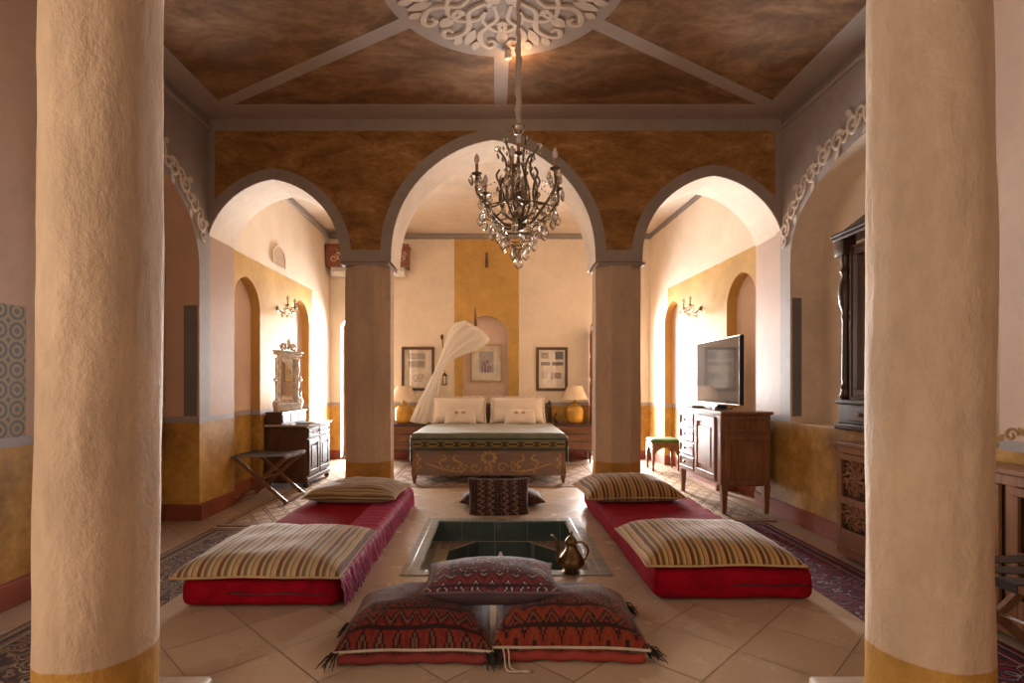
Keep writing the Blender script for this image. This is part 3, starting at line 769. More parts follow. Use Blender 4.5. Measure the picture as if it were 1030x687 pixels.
# ---- striped cushions
st = dict(base=(.46, .25, .085), dark1=(.075, .012, .008), dark2=(.085, .055, .022), light=(.60, .38, .14))
sf_x = stripe_fabric('striped_cotton', st['base'], st['dark1'], st['dark2'], st['light'], .092)
sf_l = stripe_fabric('pale_striped_cotton', (.50, .33, .17), (.13, .04, .025), (.15, .11, .06), (.58, .43, .25), .098)  # paler, lower-contrast colours than the gold and brown striped cloth
sf_y = stripe_fabric('striped_cotton_across', (.42, .27, .13), (.14, .06, .03), (.16, .11, .05), (.50, .36, .19), .09, 'y')
pipec = simple('straw_piping', (.48, .33, .16), .8)
cushion('striped_cushion', 'flat striped cushion on the near end of the left red mattress', 'cushion', (-1.195, 3.14, .274), 0, .84, .86, .105, sf_l, pipe=pipec, seed=2, pinch=.02, a=6, b=.55, wr=.008, kb=.18)
cushion('striped_cushion', 'tan cushion with crosswise stripes on the far end of the left red mattress', 'cushion', (-1.175, 4.75, .274), -.04, .76, .66, .16, sf_y, pipe=pipec, seed=5, pinch=.05, a=3, b=.5, wr=.012, kb=.35, sag=.15)
cushion('striped_cushion', 'flat gold and brown striped cushion on the near end of the right red mattress', 'cushion', (1.20, 3.20, .293), .0, .83, .74, .125, sf_x, pipe=pipec, seed=8, pinch=.03, a=4, b=.55, wr=.007, kb=.15)
cushion('striped_cushion', 'plump gold and brown striped cushion on the far end of the right red mattress', 'cushion', (1.12, 4.70, .293), .05, .80, .66, .19, sf_x, pipe=pipec, seed=11, pinch=.06, a=2.8, b=.5, wr=.007, kb=.25)
# ---- kilim cushions
KC = ((.17, .020, .014), (.018, .010, .011), (.15, .085, .055), (.21, .038, .018))
k1 = kilim('red_kilim', KC, 6.5, 1.0, w=.31, d=.25); k2 = kilim('orange_red_kilim', ((.22, .030, .014), (.018, .011, .010), (.13, .07, .04), (.25, .052, .018)), 6.0, 4.0, w=.31, d=.25)
k3 = kilim('wine_kilim', ((.17, .025, .035), (.030, .025, .040), (.46, .40, .36), (.24, .06, .05)), 6.5, 9.0, w=.29, d=.2)
def strip_kilim(name):
    N = NT(name); v, x, y, z = N.obj()
    kx = N.math('DIVIDE', N.math('FLOOR', N.math('MULTIPLY', x, 110)), 110); ky = N.math('DIVIDE', N.math('FLOOR', N.math('MULTIPLY', y, 110)), 110)
    zig = N.math('PINGPONG', N.math('MULTIPLY', ky, 18), .5); f = N.math('FRACT', N.math('ADD', N.math('MULTIPLY', kx, 4.6), N.math('MULTIPLY', zig, .35)))
    c = N.ramp(f, [(0, (.035, .016, .014)), (.22, (.11, .03, .022)), (.32, (.26, .20, .15)), (.40, (.04, .02, .02)), (.62, (.14, .045, .03)), (.74, (.30, .24, .18)), (.80, (.05, .025, .02))], 'CONSTANT')
    d = N.vor(N.vec(kx, ky, 0), 34, 'F1', metric='MANHATTAN', rnd=.2); c = N.mix(N.math('GREATER_THAN', d, .78), c, (.16, .09, .065))
    c = N.mix(N.math('MULTIPLY', N.noise(v, 80, 3, .8), .5), c, (.03, .02, .018)); return N.done(c, .85, N.noise(v, 110, 3, .8), .5, .006, spec=.15)
k4 = strip_kilim('brown_strip_kilim'); k5 = kilim('dull_brown_kilim', ((.13, .05, .03), (.03, .018, .015), (.30, .22, .15), (.18, .08, .04)), 7, 3, w=.37, d=.2)
pr = simple('red_wool_edge', (.20, .02, .018), .85); pg = simple('cream_wool_edge', (.50, .40, .30), .85); fr_ = simple('black_wool_fringe', (.03, .015, .012), .9)
def fringe(t, pts, n=14, l=.06, m=None):
    for cx, cy, ang in pts:
        bm = bm_()
        for i in range(n):
            a = ang+R.uniform(-.7, .7); L = l*R.uniform(.5, 1.2); x0, y0 = cx+R.uniform(-.02, .02), cy+R.uniform(-.02, .02)
            tube(bm, [(x0, y0, .055), (x0+math.cos(a)*L*.5, y0+math.sin(a)*L*.5, .035+R.uniform(-.01, .015)), (x0+math.cos(a)*L, y0+math.sin(a)*L, .006+R.random()*.012)], [.003, .003, .0015], 4)
        mk('fringe', bm, m or fr_, t, True)
def base_band(t, w, d, m, z=.045):
    bm = bm_(); P = [(-w/2+w*k/24, -d/2*(1-.06*(1-(2*k/24-1)**2))-.004, z*.55+.004*math.sin(k*1.1)) for k in range(25)]
    tube(bm, P, .021, 8, .9); mk('edge_band', bm, m, t, True)
t1 = cushion('kilim_cushion', 'red and black woven floor cushion, left one of the pair lying in front', 'cushion', (-.335, 2.46, .12), .02, .64, .52, .20, k1, pipe=pg, seed=21, pinch=.05, a=3.2, b=.5, wr=.012, kb=.28)
fringe(t1, [(-.31, -.25, -2.3), (-.31, .0, 3.1), (.30, -.25, -1.2)]); base_band(t1, .60, .52, pr)
t2 = cushion('kilim_cushion', 'orange-red woven floor cushion with black fringe, right one of the pair lying in front', 'cushion', (.315, 2.48, .12), -.03, .64, .52, .205, k2, pipe=pg, seed=33, pinch=.05, a=3.2, b=.5, wr=.012, kb=.28)
fringe(t2, [(.31, -.22, -.3), (.31, .18, .3), (.30, .24, .8), (-.30, -.25, -1.6)], 20, .07); base_band(t2, .60, .52, simple('scarlet_wool_edge', (.28, .03, .016), .85))
bm = bm_()
for dx in (-.012, .008): tube(bm, spline([(-.29+dx, -.20, .10), (-.26+dx, -.27, .05), (-.25+dx, -.33, .012), (-.20+dx*3, -.35, .008), (-.17, -.34, .01)], 6), .0035, 6)
mk('cord', bm, pg, t2, True)
cushion('kilim_cushion', 'small wine-red patterned cushion lying on top of the front pair', 'cushion', (-.02, 2.50, .290), .02, .60, .40, .155, [k3, simple('violet_brown_underside', (.075, .045, .05), .8)], rot=(-.02, 0, .02), pipe=simple('violet_grey_edge', (.13, .07, .09), .8), seed=41, pinch=.07, a=2.4, b=.55, wr=.006, kb=.50)
cushion('kilim_cushion', 'dull brown woven cushion lying flat underneath the propped dark one', 'cushion', (.065, 5.24, .12), .02, .80, .40, .15, k5, seed=51, pinch=.06, wr=.008, kb=.3)
cushion('kilim_cushion', 'dark brown strip-woven cushion propped up behind the fountain', 'cushion', (.03, 4.93, .165), .0, .56, .50, .15, k4, rot=(math.radians(46), 0, .015), pipe=simple('grey_edge', (.28, .22, .20), .8), seed=61, pinch=.09, a=2.6, b=.5, wr=.007, kb=.40)

# ---- ewer
brass = simple('aged_brass', (.19, .125, .06), .33, 1.0, .3, 14, .2, .003); brass2 = simple('bright_brass', (.62, .42, .16), .25, 1.0, .2)
t = thing('ewer', 'tall brass ewer with curved spout and handle standing on the fountain rim', 'jug', (.455, 3.275, .126))
bm = bm_(); lathe(bm, [(.0001, 0), (.052, 0), (.056, .006), (.040, .018), (.046, .028), (.074, .045), (.080, .062), (.072, .085), (.052, .115), (.034, .140), (.027, .158), (.026, .172), (.036, .182)], seg=32); mk('body', bm, brass, t, True, 1.0)
bm = bm_(); lathe(bm, [(.038, .182), (.038, .187), (.031, .200), (.018, .214), (.007, .222), (.006, .230), (.012, .238), (.009, .246), (.0001, .254)], seg=24); mk('lid', bm, brass, t, True, 1.0)
bm = bm_(); P = spline([(-.055, 0, .06), (-.082, 0, .085), (-.078, 0, .13), (-.082, 0, .175), (-.100, 0, .205), (-.118, 0, .222)], 6); tube(bm, P, [.016-.010*k/(len(P)-1) for k in range(len(P))], 10); mk('spout', bm, brass, t, True)
bm = bm_(); tube(bm, spline([(.033, 0, .178), (.065, 0, .182), (.098, 0, .150), (.100, 0, .115), (.080, 0, .08), (.066, 0, .055)], 6), .0065, 8); mk('handle', bm, brass, t, True)

# ---- rugs
def rug(label, x0, x1, y0, y1, z, m, fringe_=False):
    t = bm_(); a, b = (x1-x0)/2, (y1-y0)/2
    box(t, -a, a, -b, b, 0, .008, .003, 1); o = mk('rug', t, m); o.location = ((x0+x1)/2, (y0+y1)/2, z); tag(o, label, 'rug')
    if fringe_:
        bm = bm_()
        for k in range(int((x1-x0)/.012)):
            x = -a+.006+k*.012
            for s in (-1, 1): tube(bm, [(x, s*b, .004), (x+R.uniform(-.006, .006), s*(b+.05), .002)], .0018, 3)
        mk('fringe', bm, pg, o)
    return o
rug('dark beige and navy patterned rug along the left wall beside the mattress', -2.45, -1.715, 1.3, 4.74, 0, rug_mat('beige_persian_rug', ((.30, .19, .12), (.07, .055, .055), (.50, .38, .26), (.22, .09, .06)), 6, wx=.367, wy=1.72), True)  # beige and navy, paler and less saturated than the rug opposite
rug('dark red and navy persian rug along the right wall', 1.775, 2.45, 1.2, 4.93, 0, rug_mat('red_persian_rug', ((.20, .012, .020), (.025, .022, .038), (.46, .36, .30), (.28, .035, .035)), 6, wx=.337, wy=1.86), True)
latt = ((.56, .42, .29), (.20, .13, .085), (.32, .19, .12), (.46, .32, .21))
rug('pale lattice-patterned runner under the folding rack on the left', -2.46, -1.72, 4.82, 7.9, 0, rug_mat('pale_lattice_rug', latt, 5.2, True, .37, 1.54))
rug('pale lattice-patterned runner under the television sideboard', 1.79, 2.58, 5.0, 8.5, 0, rug_mat('pale_lattice_rug_right', latt, 5.0, True, .395, 1.75))
rug('beige rug with brown lozenges under the bed', -1.42, 1.42, 6.66, 8.6, 0, rug_mat('lozenge_bed_rug', ((.40, .28, .18), (.12, .05, .03), (.26, .12, .07), (.34, .24, .15)), 3.6, True, 1.42, .97))

# ---- bed
t = thing('bed', 'wide double bed with dark green cover and painted wooden footboard under the middle arch', 'bed', (-.08, 6.875, .008))
def gold_relief(bm, items, V, t=.004):
    for it in items: relief(bm, it[0], it[1], V, t)
painted = NT('painted_grey_brown_wood'); v, x, y, z = painted.obj()
pw = painted.done(painted.ramp(painted.noise(painted.scale(v, (1, 6, 9)), 2.5, 6, .7), [(.3, (.14, .085, .062)), (.7, (.24, .15, .11))]), .55, painted.noise(v, 30, 4), .2, .003)
goldp = simple('faded_gold_paint', (.40, .25, .09), .6)
bm = bm_(); box(bm, -.97, .97, 0, .045, .10, .42, .006); mk('footboard', bm, pw, t)
fb = t.children[-1]
bm = bm_(); Vb = lambda s, z, d: Vector((s, -.001-d, z))
for h in (1, -1):
    relief(bm, [tuple(p)[:2] for p in spline([(h*.28, .17, 0), (h*.42, .15, 0), (h*.60, .19, 0), (h*.80, .26, 0)], 6)], .022, Vb, .003)
    relief(bm, [tuple(p)[:2] for p in spline([(h*.38, .18, 0), (h*.36, .26, 0), (h*.44, .30, 0), (h*.42, .37, 0)], 6)], .022, Vb, .003)
    relief(bm, [tuple(p)[:2] for p in spline([(h*.58, .20, 0), (h*.62, .27, 0), (h*.54, .31, 0), (h*.58, .37, 0)], 6)], .022, Vb, .003)
    relief(bm, spiral2(h*.17, .20, .07, 0, 1.1, h, 20), .018, Vb, .003); relief(bm, spiral2(h*.30, .22, .05, 2, 1.1, -h, 18), .016, Vb, .003)
    for q in range(5): leaf2(bm, h*(.36+.05*q), .17+.02*(q % 2), 1.2*h+q, .05, .014, Vb, .003)
    for q in range(4): leaf2(bm, h*(.88), .18+.05*q, 1.57+h*.5*(-1)**q, .06, .014, Vb, .003)
    relief(bm, [(h*.90, .14), (h*.90, .25), (h*.90, .38)], .010, Vb, .003)
for q in range(9): a = q*2*PI/9; leaf2(bm, .05*math.cos(a), .325+.035*math.sin(a), a, .06, .024, Vb, .003)
for q in range(5): leaf2(bm, 0, .25-.02*q, -PI/2+(-1)**q*.9, .07, .014, Vb, .003)
mk('painted_scroll', bm, goldp, fb)['label'] = 'faded gold painted scrolls and flowers'
for sx in (-1, 1):
    for yy in (.035, 2.10):
        bm = bm_(); lathe(bm, [(.016, 0), (.022, .03), (.032, .08), (.036, .12)], sx*.94, yy, 12); box(bm, sx*.94-.036, sx*.94+.036, yy-.036, yy+.036, .12, .43, .006); mk('leg', bm, mwood, t, True, .6)
for sx in (-1, 1): bm = bm_(); box(bm, sx*.955-.018, sx*.955+.018, .04, 2.12, .18, .40, .004); mk('side_rail', bm, pw, t)
bm = bm_(); softbox(bm, -.93, .93, .05, 2.08, .36, .585, .05, .004, 4, 18); mk('mattress', bm, simple('white_sheet', (.74, .68, .60), .8), t, True)
greenm = NT('green_bedcover'); v, x, y, z = greenm.obj()
yb = greenm.math('ABSOLUTE', greenm.math('ADD', z, -.497))
gb = simple
sx_ = greenm.math('ABSOLUTE', greenm.math('SUBTRACT', greenm.math('FRACT', greenm.math('MULTIPLY', x, 5.0)), .5))
dd = greenm.math('ADD', greenm.math('MULTIPLY', greenm.math('MAXIMUM', greenm.math('SUBTRACT', sx_, .22), 0.0), .16), yb)
ring = greenm.math('LESS_THAN', greenm.math('ABSOLUTE', greenm.math('SUBTRACT', dd, .022)), .0055)
lines = greenm.math('LESS_THAN', greenm.math('ABSOLUTE', greenm.math('SUBTRACT', yb, .040)), .004)
isf = greenm.math('LESS_THAN', z, .575)
m1 = greenm.math('MULTIPLY', greenm.math('MAXIMUM', ring, lines), isf)
base = greenm.ramp(greenm.noise(v, 10, 5), [(.3, (.022, .042, .040)), (.7, (.040, .068, .062))])
inner = greenm.mix(greenm.math('MULTIPLY', greenm.math('LESS_THAN', yb, .040), isf), base, (.05, .045, .022))
topc = greenm.ramp(greenm.noise(v, 5, 5), [(.3, (.10, .105, .075)), (.7, (.17, .165, .115))])
lowk = greenm.mix(isf, topc, inner)
gm = greenm.done(greenm.mix(m1, lowk, (.33, .23, .075)), .75, greenm.noise(v, 150, 3), .3, .003, spec=.2, **{'Sheen Weight': .4})
bm = bm_(); nu, nv = 48, 40; G = {}
for i in range(nu+1):          # cross-section over the width, draping at both sides
    k = i/nu; s = (k-.5)*2
    for j in range(nv+1):
        y = -.055+1.75*j/nv
        X = s*1.34; hw = .975
        if abs(X) <= hw-.05: px, pz = X, .625
        elif abs(X) <= hw+.03: a_ = (abs(X)-(hw-.05))/.08*PI/2; px = math.copysign(hw-.05+.055*math.sin(a_), X); pz = .570+.055*math.cos(a_)
        else: px = math.copysign(hw+.008+.010*math.sin(y*22+s), X); pz = .570-(abs(X)-hw-.03)*.88
        if j == 0: y_, pz2 = -.018, min(pz, .42)
        else: y_, pz2 = y, pz
        if j == 0 and abs(X) > hw: pz2 = pz
        G[i, j] = bm.verts.new((px+noise.noise(Vector((X*3, y*3, 1)))*.004, y_, pz2+noise.noise(Vector((X*2.5, y*2.5, 5)))*.009))
for i in range(nu+1):           # two extra rows rounding the foot edge
    for jj, (yy, dz) in enumerate(((-.022, -.055), (-.012, -.012))):
        v0 = G[i, 1].co; p = Vector((v0.x, yy, v0.z+dz if abs(v0.x) < .99 else v0.z)); G[i, .3+jj*.4] = bm.verts.new(p)
js = [0, .3, .7]+list(range(1, nv+1))
for i in range(nu):
    for a, b in zip(js, js[1:]): bm.faces.new((G[i, a], G[i+1, a], G[i+1, b], G[i, b]))
o = mk('bedcover', bm, gm, t, True); o['label'] = 'dark green cover with gold chain border'
mod = o.modifiers.new('thick', 'SOLIDIFY'); mod.thickness = .012; mod.offset = 1
bm = bm_(); tube(bm, [(-.98+1.96*k/30, 1.70+.01*math.sin(k), .635+.004*math.sin(k*.8)) for k in range(31)], .028, 10, .7); mk('folded_edge', bm, simple('olive_fold', (.13, .125, .075), .8), t, True)
hb = NT('carved_headboard_wood'); v, x, y, z = hb.obj()
d_ = hb.vor(v, 13, 'F1', metric='MANHATTAN', rnd=0.0); hm = hb.done(hb.ramp(hb.math('FRACT', hb.math('MULTIPLY', d_, 2.3)), [(0, (.03, .013, .008)), (.5, (.05, .02, .012)), (.6, (.42, .29, .17)), (.8, (.07, .03, .015))], 'CONSTANT'), .5)
bm = bm_(); box(bm, -.97, .97, 2.12, 2.17, .18, .93, .006); mk('headboard', bm, hm, t)
for sx in (-1, 1): bm = bm_(); lathe(bm, [(.035, .0), (.035, .85), (.045, .87), (.03, .90), (.04, .94), (.0001, .99)], sx*.975, 2.145, 14); mk('headboard_post', bm, dwood, t, True, .7)
# pillows on the bed
white = NT('white_linen'); v, x, y, z = white.obj(); wm = white.done((.72, .62, .52), .85, white.math('ADD', white.noise(v, 12, 4), white.math('MULTIPLY', white.noise(v, 200, 2), .2)), .5, .006, spec=.15, **{'Sheen Weight': .3})
lace = simple('lace_trim', (.66, .56, .47), .85, bs=.6, sc=40); rose = simple('rose_embroidery', (.45, .17, .12), .8)
for X, lab, lab2 in ((-.57, 'large white frilled pillow at the left of the bed', 'small white cushion with rose embroidery leaning on the left pillow'), (.355, 'large white frilled pillow at the right of the bed', 'small white cushion with rose embroidery leaning on the right pillow')):
    t = thing('pillow', lab, 'pillow', (X, 8.70, .815), 0, rot=(math.radians(72), 0, .0))
    bm = bm_(); per = pillow(bm, .82, .42, .20, kb=.45, pinch=.05, a=3, b=.5, wr=.01, seed=X*9); mk('cover', bm, wm, t, True)
    bm = bm_(); n = len(per); r0 = []
    for k, p in enumerate(per): 
        d = Vector((p.x/.41, p.y/.21, 0)); m_ = max(abs(d.x), abs(d.y)); dd = Vector((p.x, p.y, 0)).normalized(); w_ = .035+.007*math.sin(k*2.1)
        o_ = Vector((p.x+(w_ if abs(d.x) > .9 else w_*.1)*(1 if p.x > 0 else -1), p.y+(w_ if abs(d.y) > .85 else w_*.1)*(1 if p.y > 0 else -1), p.z+.008*math.sin(k*1.9)))
        r0.append((bm.verts.new(p), bm.verts.new(o_)))
    for k in range(n): a, b = r0[k], r0[(k+1) % n]; bm.faces.new((a[0], a[1], b[1], b[0]))
    o = mk('frill', bm, lace, t, True); mod = o.modifiers.new('thick', 'SOLIDIFY'); mod.thickness = .003
    t = thing('cushion', lab2, 'cushion', (X+.03, 8.55, .745), 0, rot=(math.radians(66), 0, .02))
    bm = bm_(); per = pillow(bm, .50, .27, .10, kb=.45, pinch=.05, a=3, b=.5, wr=.008, seed=X*5+1); mk('cover', bm, wm, t, True)
    bm = bm_()
    for q in (-.06, .05):
        for k in range(6): a = k*PI/3; tube(bm, [(q+.008*math.cos(a), .03+.008*math.sin(a), .124), (q+.028*math.cos(a), .03+.02*math.sin(a), .121)], .008, 6, .4)
    mk('embroidery', bm, rose, t, True)

# ---- bedside chests
def pull(bm, x, y, z, s=.012, ax='y'):
    if ax == 'y': lathe(bm, [(.0001, y-.026), (s*.8, y-.024), (s, y-.018), (s*.5, y-.010), (s*.6, y)], x, z, 12, 'y')
    else: lathe(bm, [(.0001, x-.026), (s*.8, x-.024), (s, x-.018), (s*.5, x-.010), (s*.6, x)], y, z, 12, 'x')
for X, lab in ((-1.44, 'dark three-drawer bedside chest left of the bed'), (1.26, 'dark three-drawer bedside chest right of the bed')):
    t = thing('bedside_chest', lab, 'bedside table', (X, 8.94, 0)); w = .31
    bm = bm_(); box(bm, -w, w, -.20, .22, .20, .60, .004); mk('body', bm, dwood, t)
    bm = bm_(); box(bm, -w-.015, w+.015, -.215, .225, .60, .625, .006); mk('top', bm, dwood, t)
    for k in range(3):
        z0 = .215+k*.128; bm = bm_(); box(bm, -w+.02, w-.02, -.214, -.198, z0, z0+.115, .005); box(bm, -w+.05, w-.05, -.219, -.21, z0+.025, z0+.09, .004)
        d = mk('drawer', bm, mwood_x, t)
        for sx in (-.15, .15): bm = bm_(); pull(bm, sx, -.215, z0+.058); mk('knob', bm, brass, d, True)
    for sx in (-1, 1):
        for yy in (-.17, .19): bm = bm_(); lathe(bm, [(.014, 0), (.02, .04), (.012, .07), (.026, .12), (.024, .20)], sx*(w-.04), yy, 12); mk('leg', bm, dwood, t, True)
    bm = bm_(); P = [(-w, .20)]+[(-w+2*w*k/24, .165+.03*abs(math.cos(k/24*PI*3))) for k in range(25)]+[(w, .20)]
    for yy in (-.198, -.185): bm.faces.new([bm.verts.new((a, yy, b)) for a, b in P])
    mk('apron', bm, dwood, t)
# ---- table lamps
amber = simple('amber_glazed_ceramic', (.62, .33, .05), .18, sc=4, var=.2)
def shade_mat():
    N = NT('linen_shade'); v, *_ = N.obj(); m = N.done((.78, .62, .46), .8, N.noise(v, 120, 2), .2, .001, spec=.1, **{'Emission Color': (1, .66, .40, 1), 'Emission Strength': .0})
    return m
shm = shade_mat()
for X, lab in ((-1.49, 'table lamp with mustard jar base and cream shade, left of the bed'), (1.30, 'table lamp with mustard jar base and cream shade, right of the bed')):
    t = thing('table_lamp', lab, 'lamp', (X, 8.92, .625)); 
    bm = bm_(); rings = lathe(bm, [(.0001, 0), (.10, 0), (.128, .02), (.142, .08), (.144, .18), (.132, .24), (.09, .285), (.045, .30), (.038, .325), (.052, .335), (.050, .35), (.0001, .352)], seg=16); mk('base', bm, amber, t, True, .9)
    bm = bm_(); lathe(bm, [(.012, .35), (.012, .42), (.022, .425), (.022, .46), (.0001, .465)], seg=12); mk('socket', bm, brass2, t, True)
    bm = bm_(); lathe(bm, [(.012, .445), (.03, .49), (.034, .52), (.02, .55), (.0001, .558)], seg=12); mk('bulb', bm, simple('lit_bulb', (.9, .8, .6), .3, **{'Emission Color': (1, .7, .4, 1), 'Emission Strength': .0}), t, True)
    bm = bm_(); S = 32
    for r0, r1 in ((.215, .12), (.212, .117)): 
        a = [bm.verts.new((r0*math.cos(2*PI*k/S), r0*math.sin(2*PI*k/S), .385)) for k in range(S)]; b = [bm.verts.new((r1*math.cos(2*PI*k/S), r1*math.sin(2*PI*k/S), .60)) for k in range(S)]
        for k in range(S): bm.faces.new((a[k], a[(k+1) % S], b[(k+1) % S], b[k]))
    for z, r in ((.385, .2135), (.60, .1185)): tube(bm, [(r*math.cos(2*PI*k/S), r*math.sin(2*PI*k/S), z) for k in range(S+1)], .004, 5)
    mk('lamp_shade', bm, shm, t, True, 1.2)
bm = bm_(); box(bm, -.09, .09, -.06, .06, 0, .05, .006); o = mk('box', bm, dwood); o.location = (1.09, 8.80, .625); tag(o, 'small dark wooden box on the right bedside chest, beside the lamp', 'box')
t = thing('flask', 'small dark bottle on the right bedside chest, next to the pillow', 'bottle', (.985, 8.85, .625)); bm = bm_(); lathe(bm, [(.0001, 0), (.03, 0), (.032, .09), (.02, .12), (.011, .13)], seg=16); mk('body', bm, simple('amber_glass_bottle', (.12, .06, .02), .15), t, True); bm = bm_(); lathe(bm, [(.014, .13), (.014, .165), (.0001, .168)], seg=12); mk('cap', bm, darkz, t, True)

# ---- framed pictures
paper = simple('aged_paper', (.66, .57, .46), .6); ink = simple('grey_ink', (.10, .09, .08), .7); ink2 = simple('pale_ink', (.36, .30, .25), .7)
framew = wood('frame_wood', (.055, .025, .014), (.14, .065, .03)); gilt = simple('pale_gilt_frame', (.55, .40, .20), .4, .4); mount = simple('cream_mount', (.74, .60, .42), .7)
pglass = clear_glass(); pglass.name = 'picture_glass'
def picture(label, x0, x1, z0, z1, yw, fm, fw, marks, pap=paper, inner=None):
    cx, cz = (x0+x1)/2, (z0+z1)/2; t = thing('framed_print', label, 'picture', (cx, yw, z0)); w, h = x1-x0, z1-z0
    bm = bm_()
    for q in ((-w/2, w/2, 0, fw), (-w/2, w/2, h-fw, h), (-w/2, -w/2+fw, fw, h-fw), (w/2-fw, w/2, fw, h-fw)): box(bm, q[0], q[1], -.028, -.002, q[2], q[3], .004)
    mk('frame', bm, fm, t)
    bm = bm_(); box(bm, -w/2+fw*.8, w/2-fw*.8, -.012, -.003, fw*.8, h-fw*.8); pp = mk('sheet', bm, pap, t)
    for mt, items in marks:
        bm = bm_()
        for it in items:
            if it[0] == 'r': box(bm, -w/2+it[1]*w, -w/2+it[2]*w, -.0135, -.012, it[3]*h, it[4]*h)
            if it[0] == 'o':
                for s_ in (1, .6): 
                    P = [(-w/2+it[1]*w+it[3]*s_*math.cos(2*PI*k/20), -.013, it[2]*h+it[3]*s_*math.sin(2*PI*k/20)) for k in range(21)]; tube(bm, P, .004, 4)
        mk('drawing', bm, mt, pp)
    bm = bm_(); box(bm, -w/2+fw*.9, w/2-fw*.9, -.017, -.016, fw*.9, h-fw*.9); mk('pane', bm, pglass, t)
picture('brown-framed print of three pattern drawings on the wall left of the bed', -1.57, -1.02, 1.15, 1.885, YB, framew, .045,
        [(ink2, [('r', .2, .72, .72, .86), ('r', .2, .72, .54, .68), ('o', .42, .30, .05), ('o', .58, .32, .05), ('r', .36, .64, .20, .22)]), (ink, [('r', .2, .72, .695, .70), ('r', .2, .72, .52, .527)] + [('r', .22+.05*k, .235+.05*k, .56, .66) for k in range(10)])])
picture('brown-framed print of small ornament squares on the wall right of the bed', .69, 1.22, 1.15, 1.88, YB, framew, .045,
        [(ink2, [('r', .16, .40, .74, .88), ('r', .56, .80, .28, .42), ('r', .46, .54, .26, .42)]), (ink, [('r', .60, .86, .72, .90), ('r', .16, .44, .58, .66), ('r', .50, .86, .58, .66), ('o', .28, .81, .04), ('o', .68, .35, .045)] + [('r', .18+.04*k, .19+.04*k, .28, .44) for k in range(5)])])
picture('pale-framed picture with reddish figures hanging in the arched niche behind the bed', -.42, .12, 1.30, 1.945, YB+.14, gilt, .028,
        [(simple('beige_print_ground', (.42, .32, .22), .7), [('r', .27, .73, .24, .80)]), (simple('red_figures', (.26, .06, .05), .7), []), ], mount)
# figures of the niche picture
pp = [o for o in C.objects if o.name.startswith('framed_print')][-1]
bm = bm_()
for x, z, w, h in ((-.07, .20, .04, .16), (-.02, .19, .05, .22), (.035, .18, .04, .17), (.075, .20, .03, .12), (-.045, .32, .03, .06), (.02, .34, .05, .04)):
    lathe(bm, [(.0001, -.0155), (w*.55, -.0152), (w*.5, -.0138)], x, z, 10, 'y'); box(bm, x-w*.4, x+w*.4, -.015, -.0136, z-.01, z+h*.6)
mk('drawing', bm, simple('red_ink', (.26, .06, .05), .7), [c for c in pp.children if c.name.startswith('sheet')][0])

# ---- television sideboard (front faces the fountain side, -X)
def panel_frame(bm, ax, c, u0, u1, z0, z1, fw, d, sgn):
    """raised frame on a face; ax 'x' => face plane x=c spanning y, 'y' => face plane y=c spanning x"""
    for q in ((u0, u1, z0, z0+fw), (u0, u1, z1-fw, z1), (u0, u0+fw, z0+fw, z1-fw), (u1-fw, u1, z0+fw, z1-fw)):
        lo, hi = sorted((c, c+sgn*d))
        if ax == 'x': box(bm, lo, hi, q[0], q[1], q[2], q[3], .003, 1)
        else: box(bm, q[0], q[1], lo, hi, q[2], q[3], .003, 1)
walnut = wood('warm_walnut', (.15, .062, .028), (.36, .17, .08), rough=.34); walnut_y = wood('warm_walnut_across', (.15, .062, .028), (.36, .17, .08), axis=1, rough=.3)
t = thing('sideboard', 'brown wooden sideboard with four drawers and a panelled door, standing under the television', 'cabinet', (2.41, 5.83, .008))
bm = bm_(); box(bm, -.235, .225, -.60, .60, .27, .955, .004); mk('body', bm, walnut, t)
bm = bm_(); box(bm, -.265, .24, -.635, .635, .955, .985, .008); mk('top', bm, walnut_y, t)
bm = bm_(); panel_frame(bm, 'y', -.60, -.215, .215, .28, .76, .055, .014, -1); panel_frame(bm, 'y', -.60, -.215, .215, .79, .94, .035, .010, -1); mk('side_panel', bm, walnut, t)
for k in range(4):
    z0 = .30+k*.158; bm = bm_(); box(bm, -.250, -.232, .12, .57, z0, z0+.145, .004); panel_frame(bm, 'x', -.250, .125, .565, z0+.005, z0+.14, .022, .008, -1); d = mk('drawer', bm, walnut_y, t)
    bm = bm_(); pull(bm, -.258, .345, z0+.075, .016, 'x'); mk('knob', bm, brass, d, True)
bm = bm_(); box(bm, -.250, -.232, -.47, .08, .29, .93, .004); panel_frame(bm, 'x', -.250, -.46, .07, .30, .92, .06, .010, -1); box(bm, -.258, -.248, -.36, -.03, .41, .81, .006); d = mk('door', bm, walnut, t)
bm = bm_(); lathe(bm, [(.0001, -.272), (.010, -.270), (.008, -.258)], .04, .62, 12, 'x'); mk('keyhole_plate', bm, brass, d, True)
bm = bm_(); box(bm, -.252, -.225, -.60, -.50, .27, .955, .012, 2); mk('corner_post', bm, walnut, t)
for x, y in ((-.21, -.57), (.195, -.57), (-.21, .57), (.195, .57)):
    bm = bm_(); vs = box(bm, x-.032, x+.032, y-.032, y+.032, 0, .27)
    for v in vs[:4]: v.co.x = x+(v.co.x-x)*.55; v.co.y = y+(v.co.y-y)*.55
    mk('leg', bm, walnut, t)
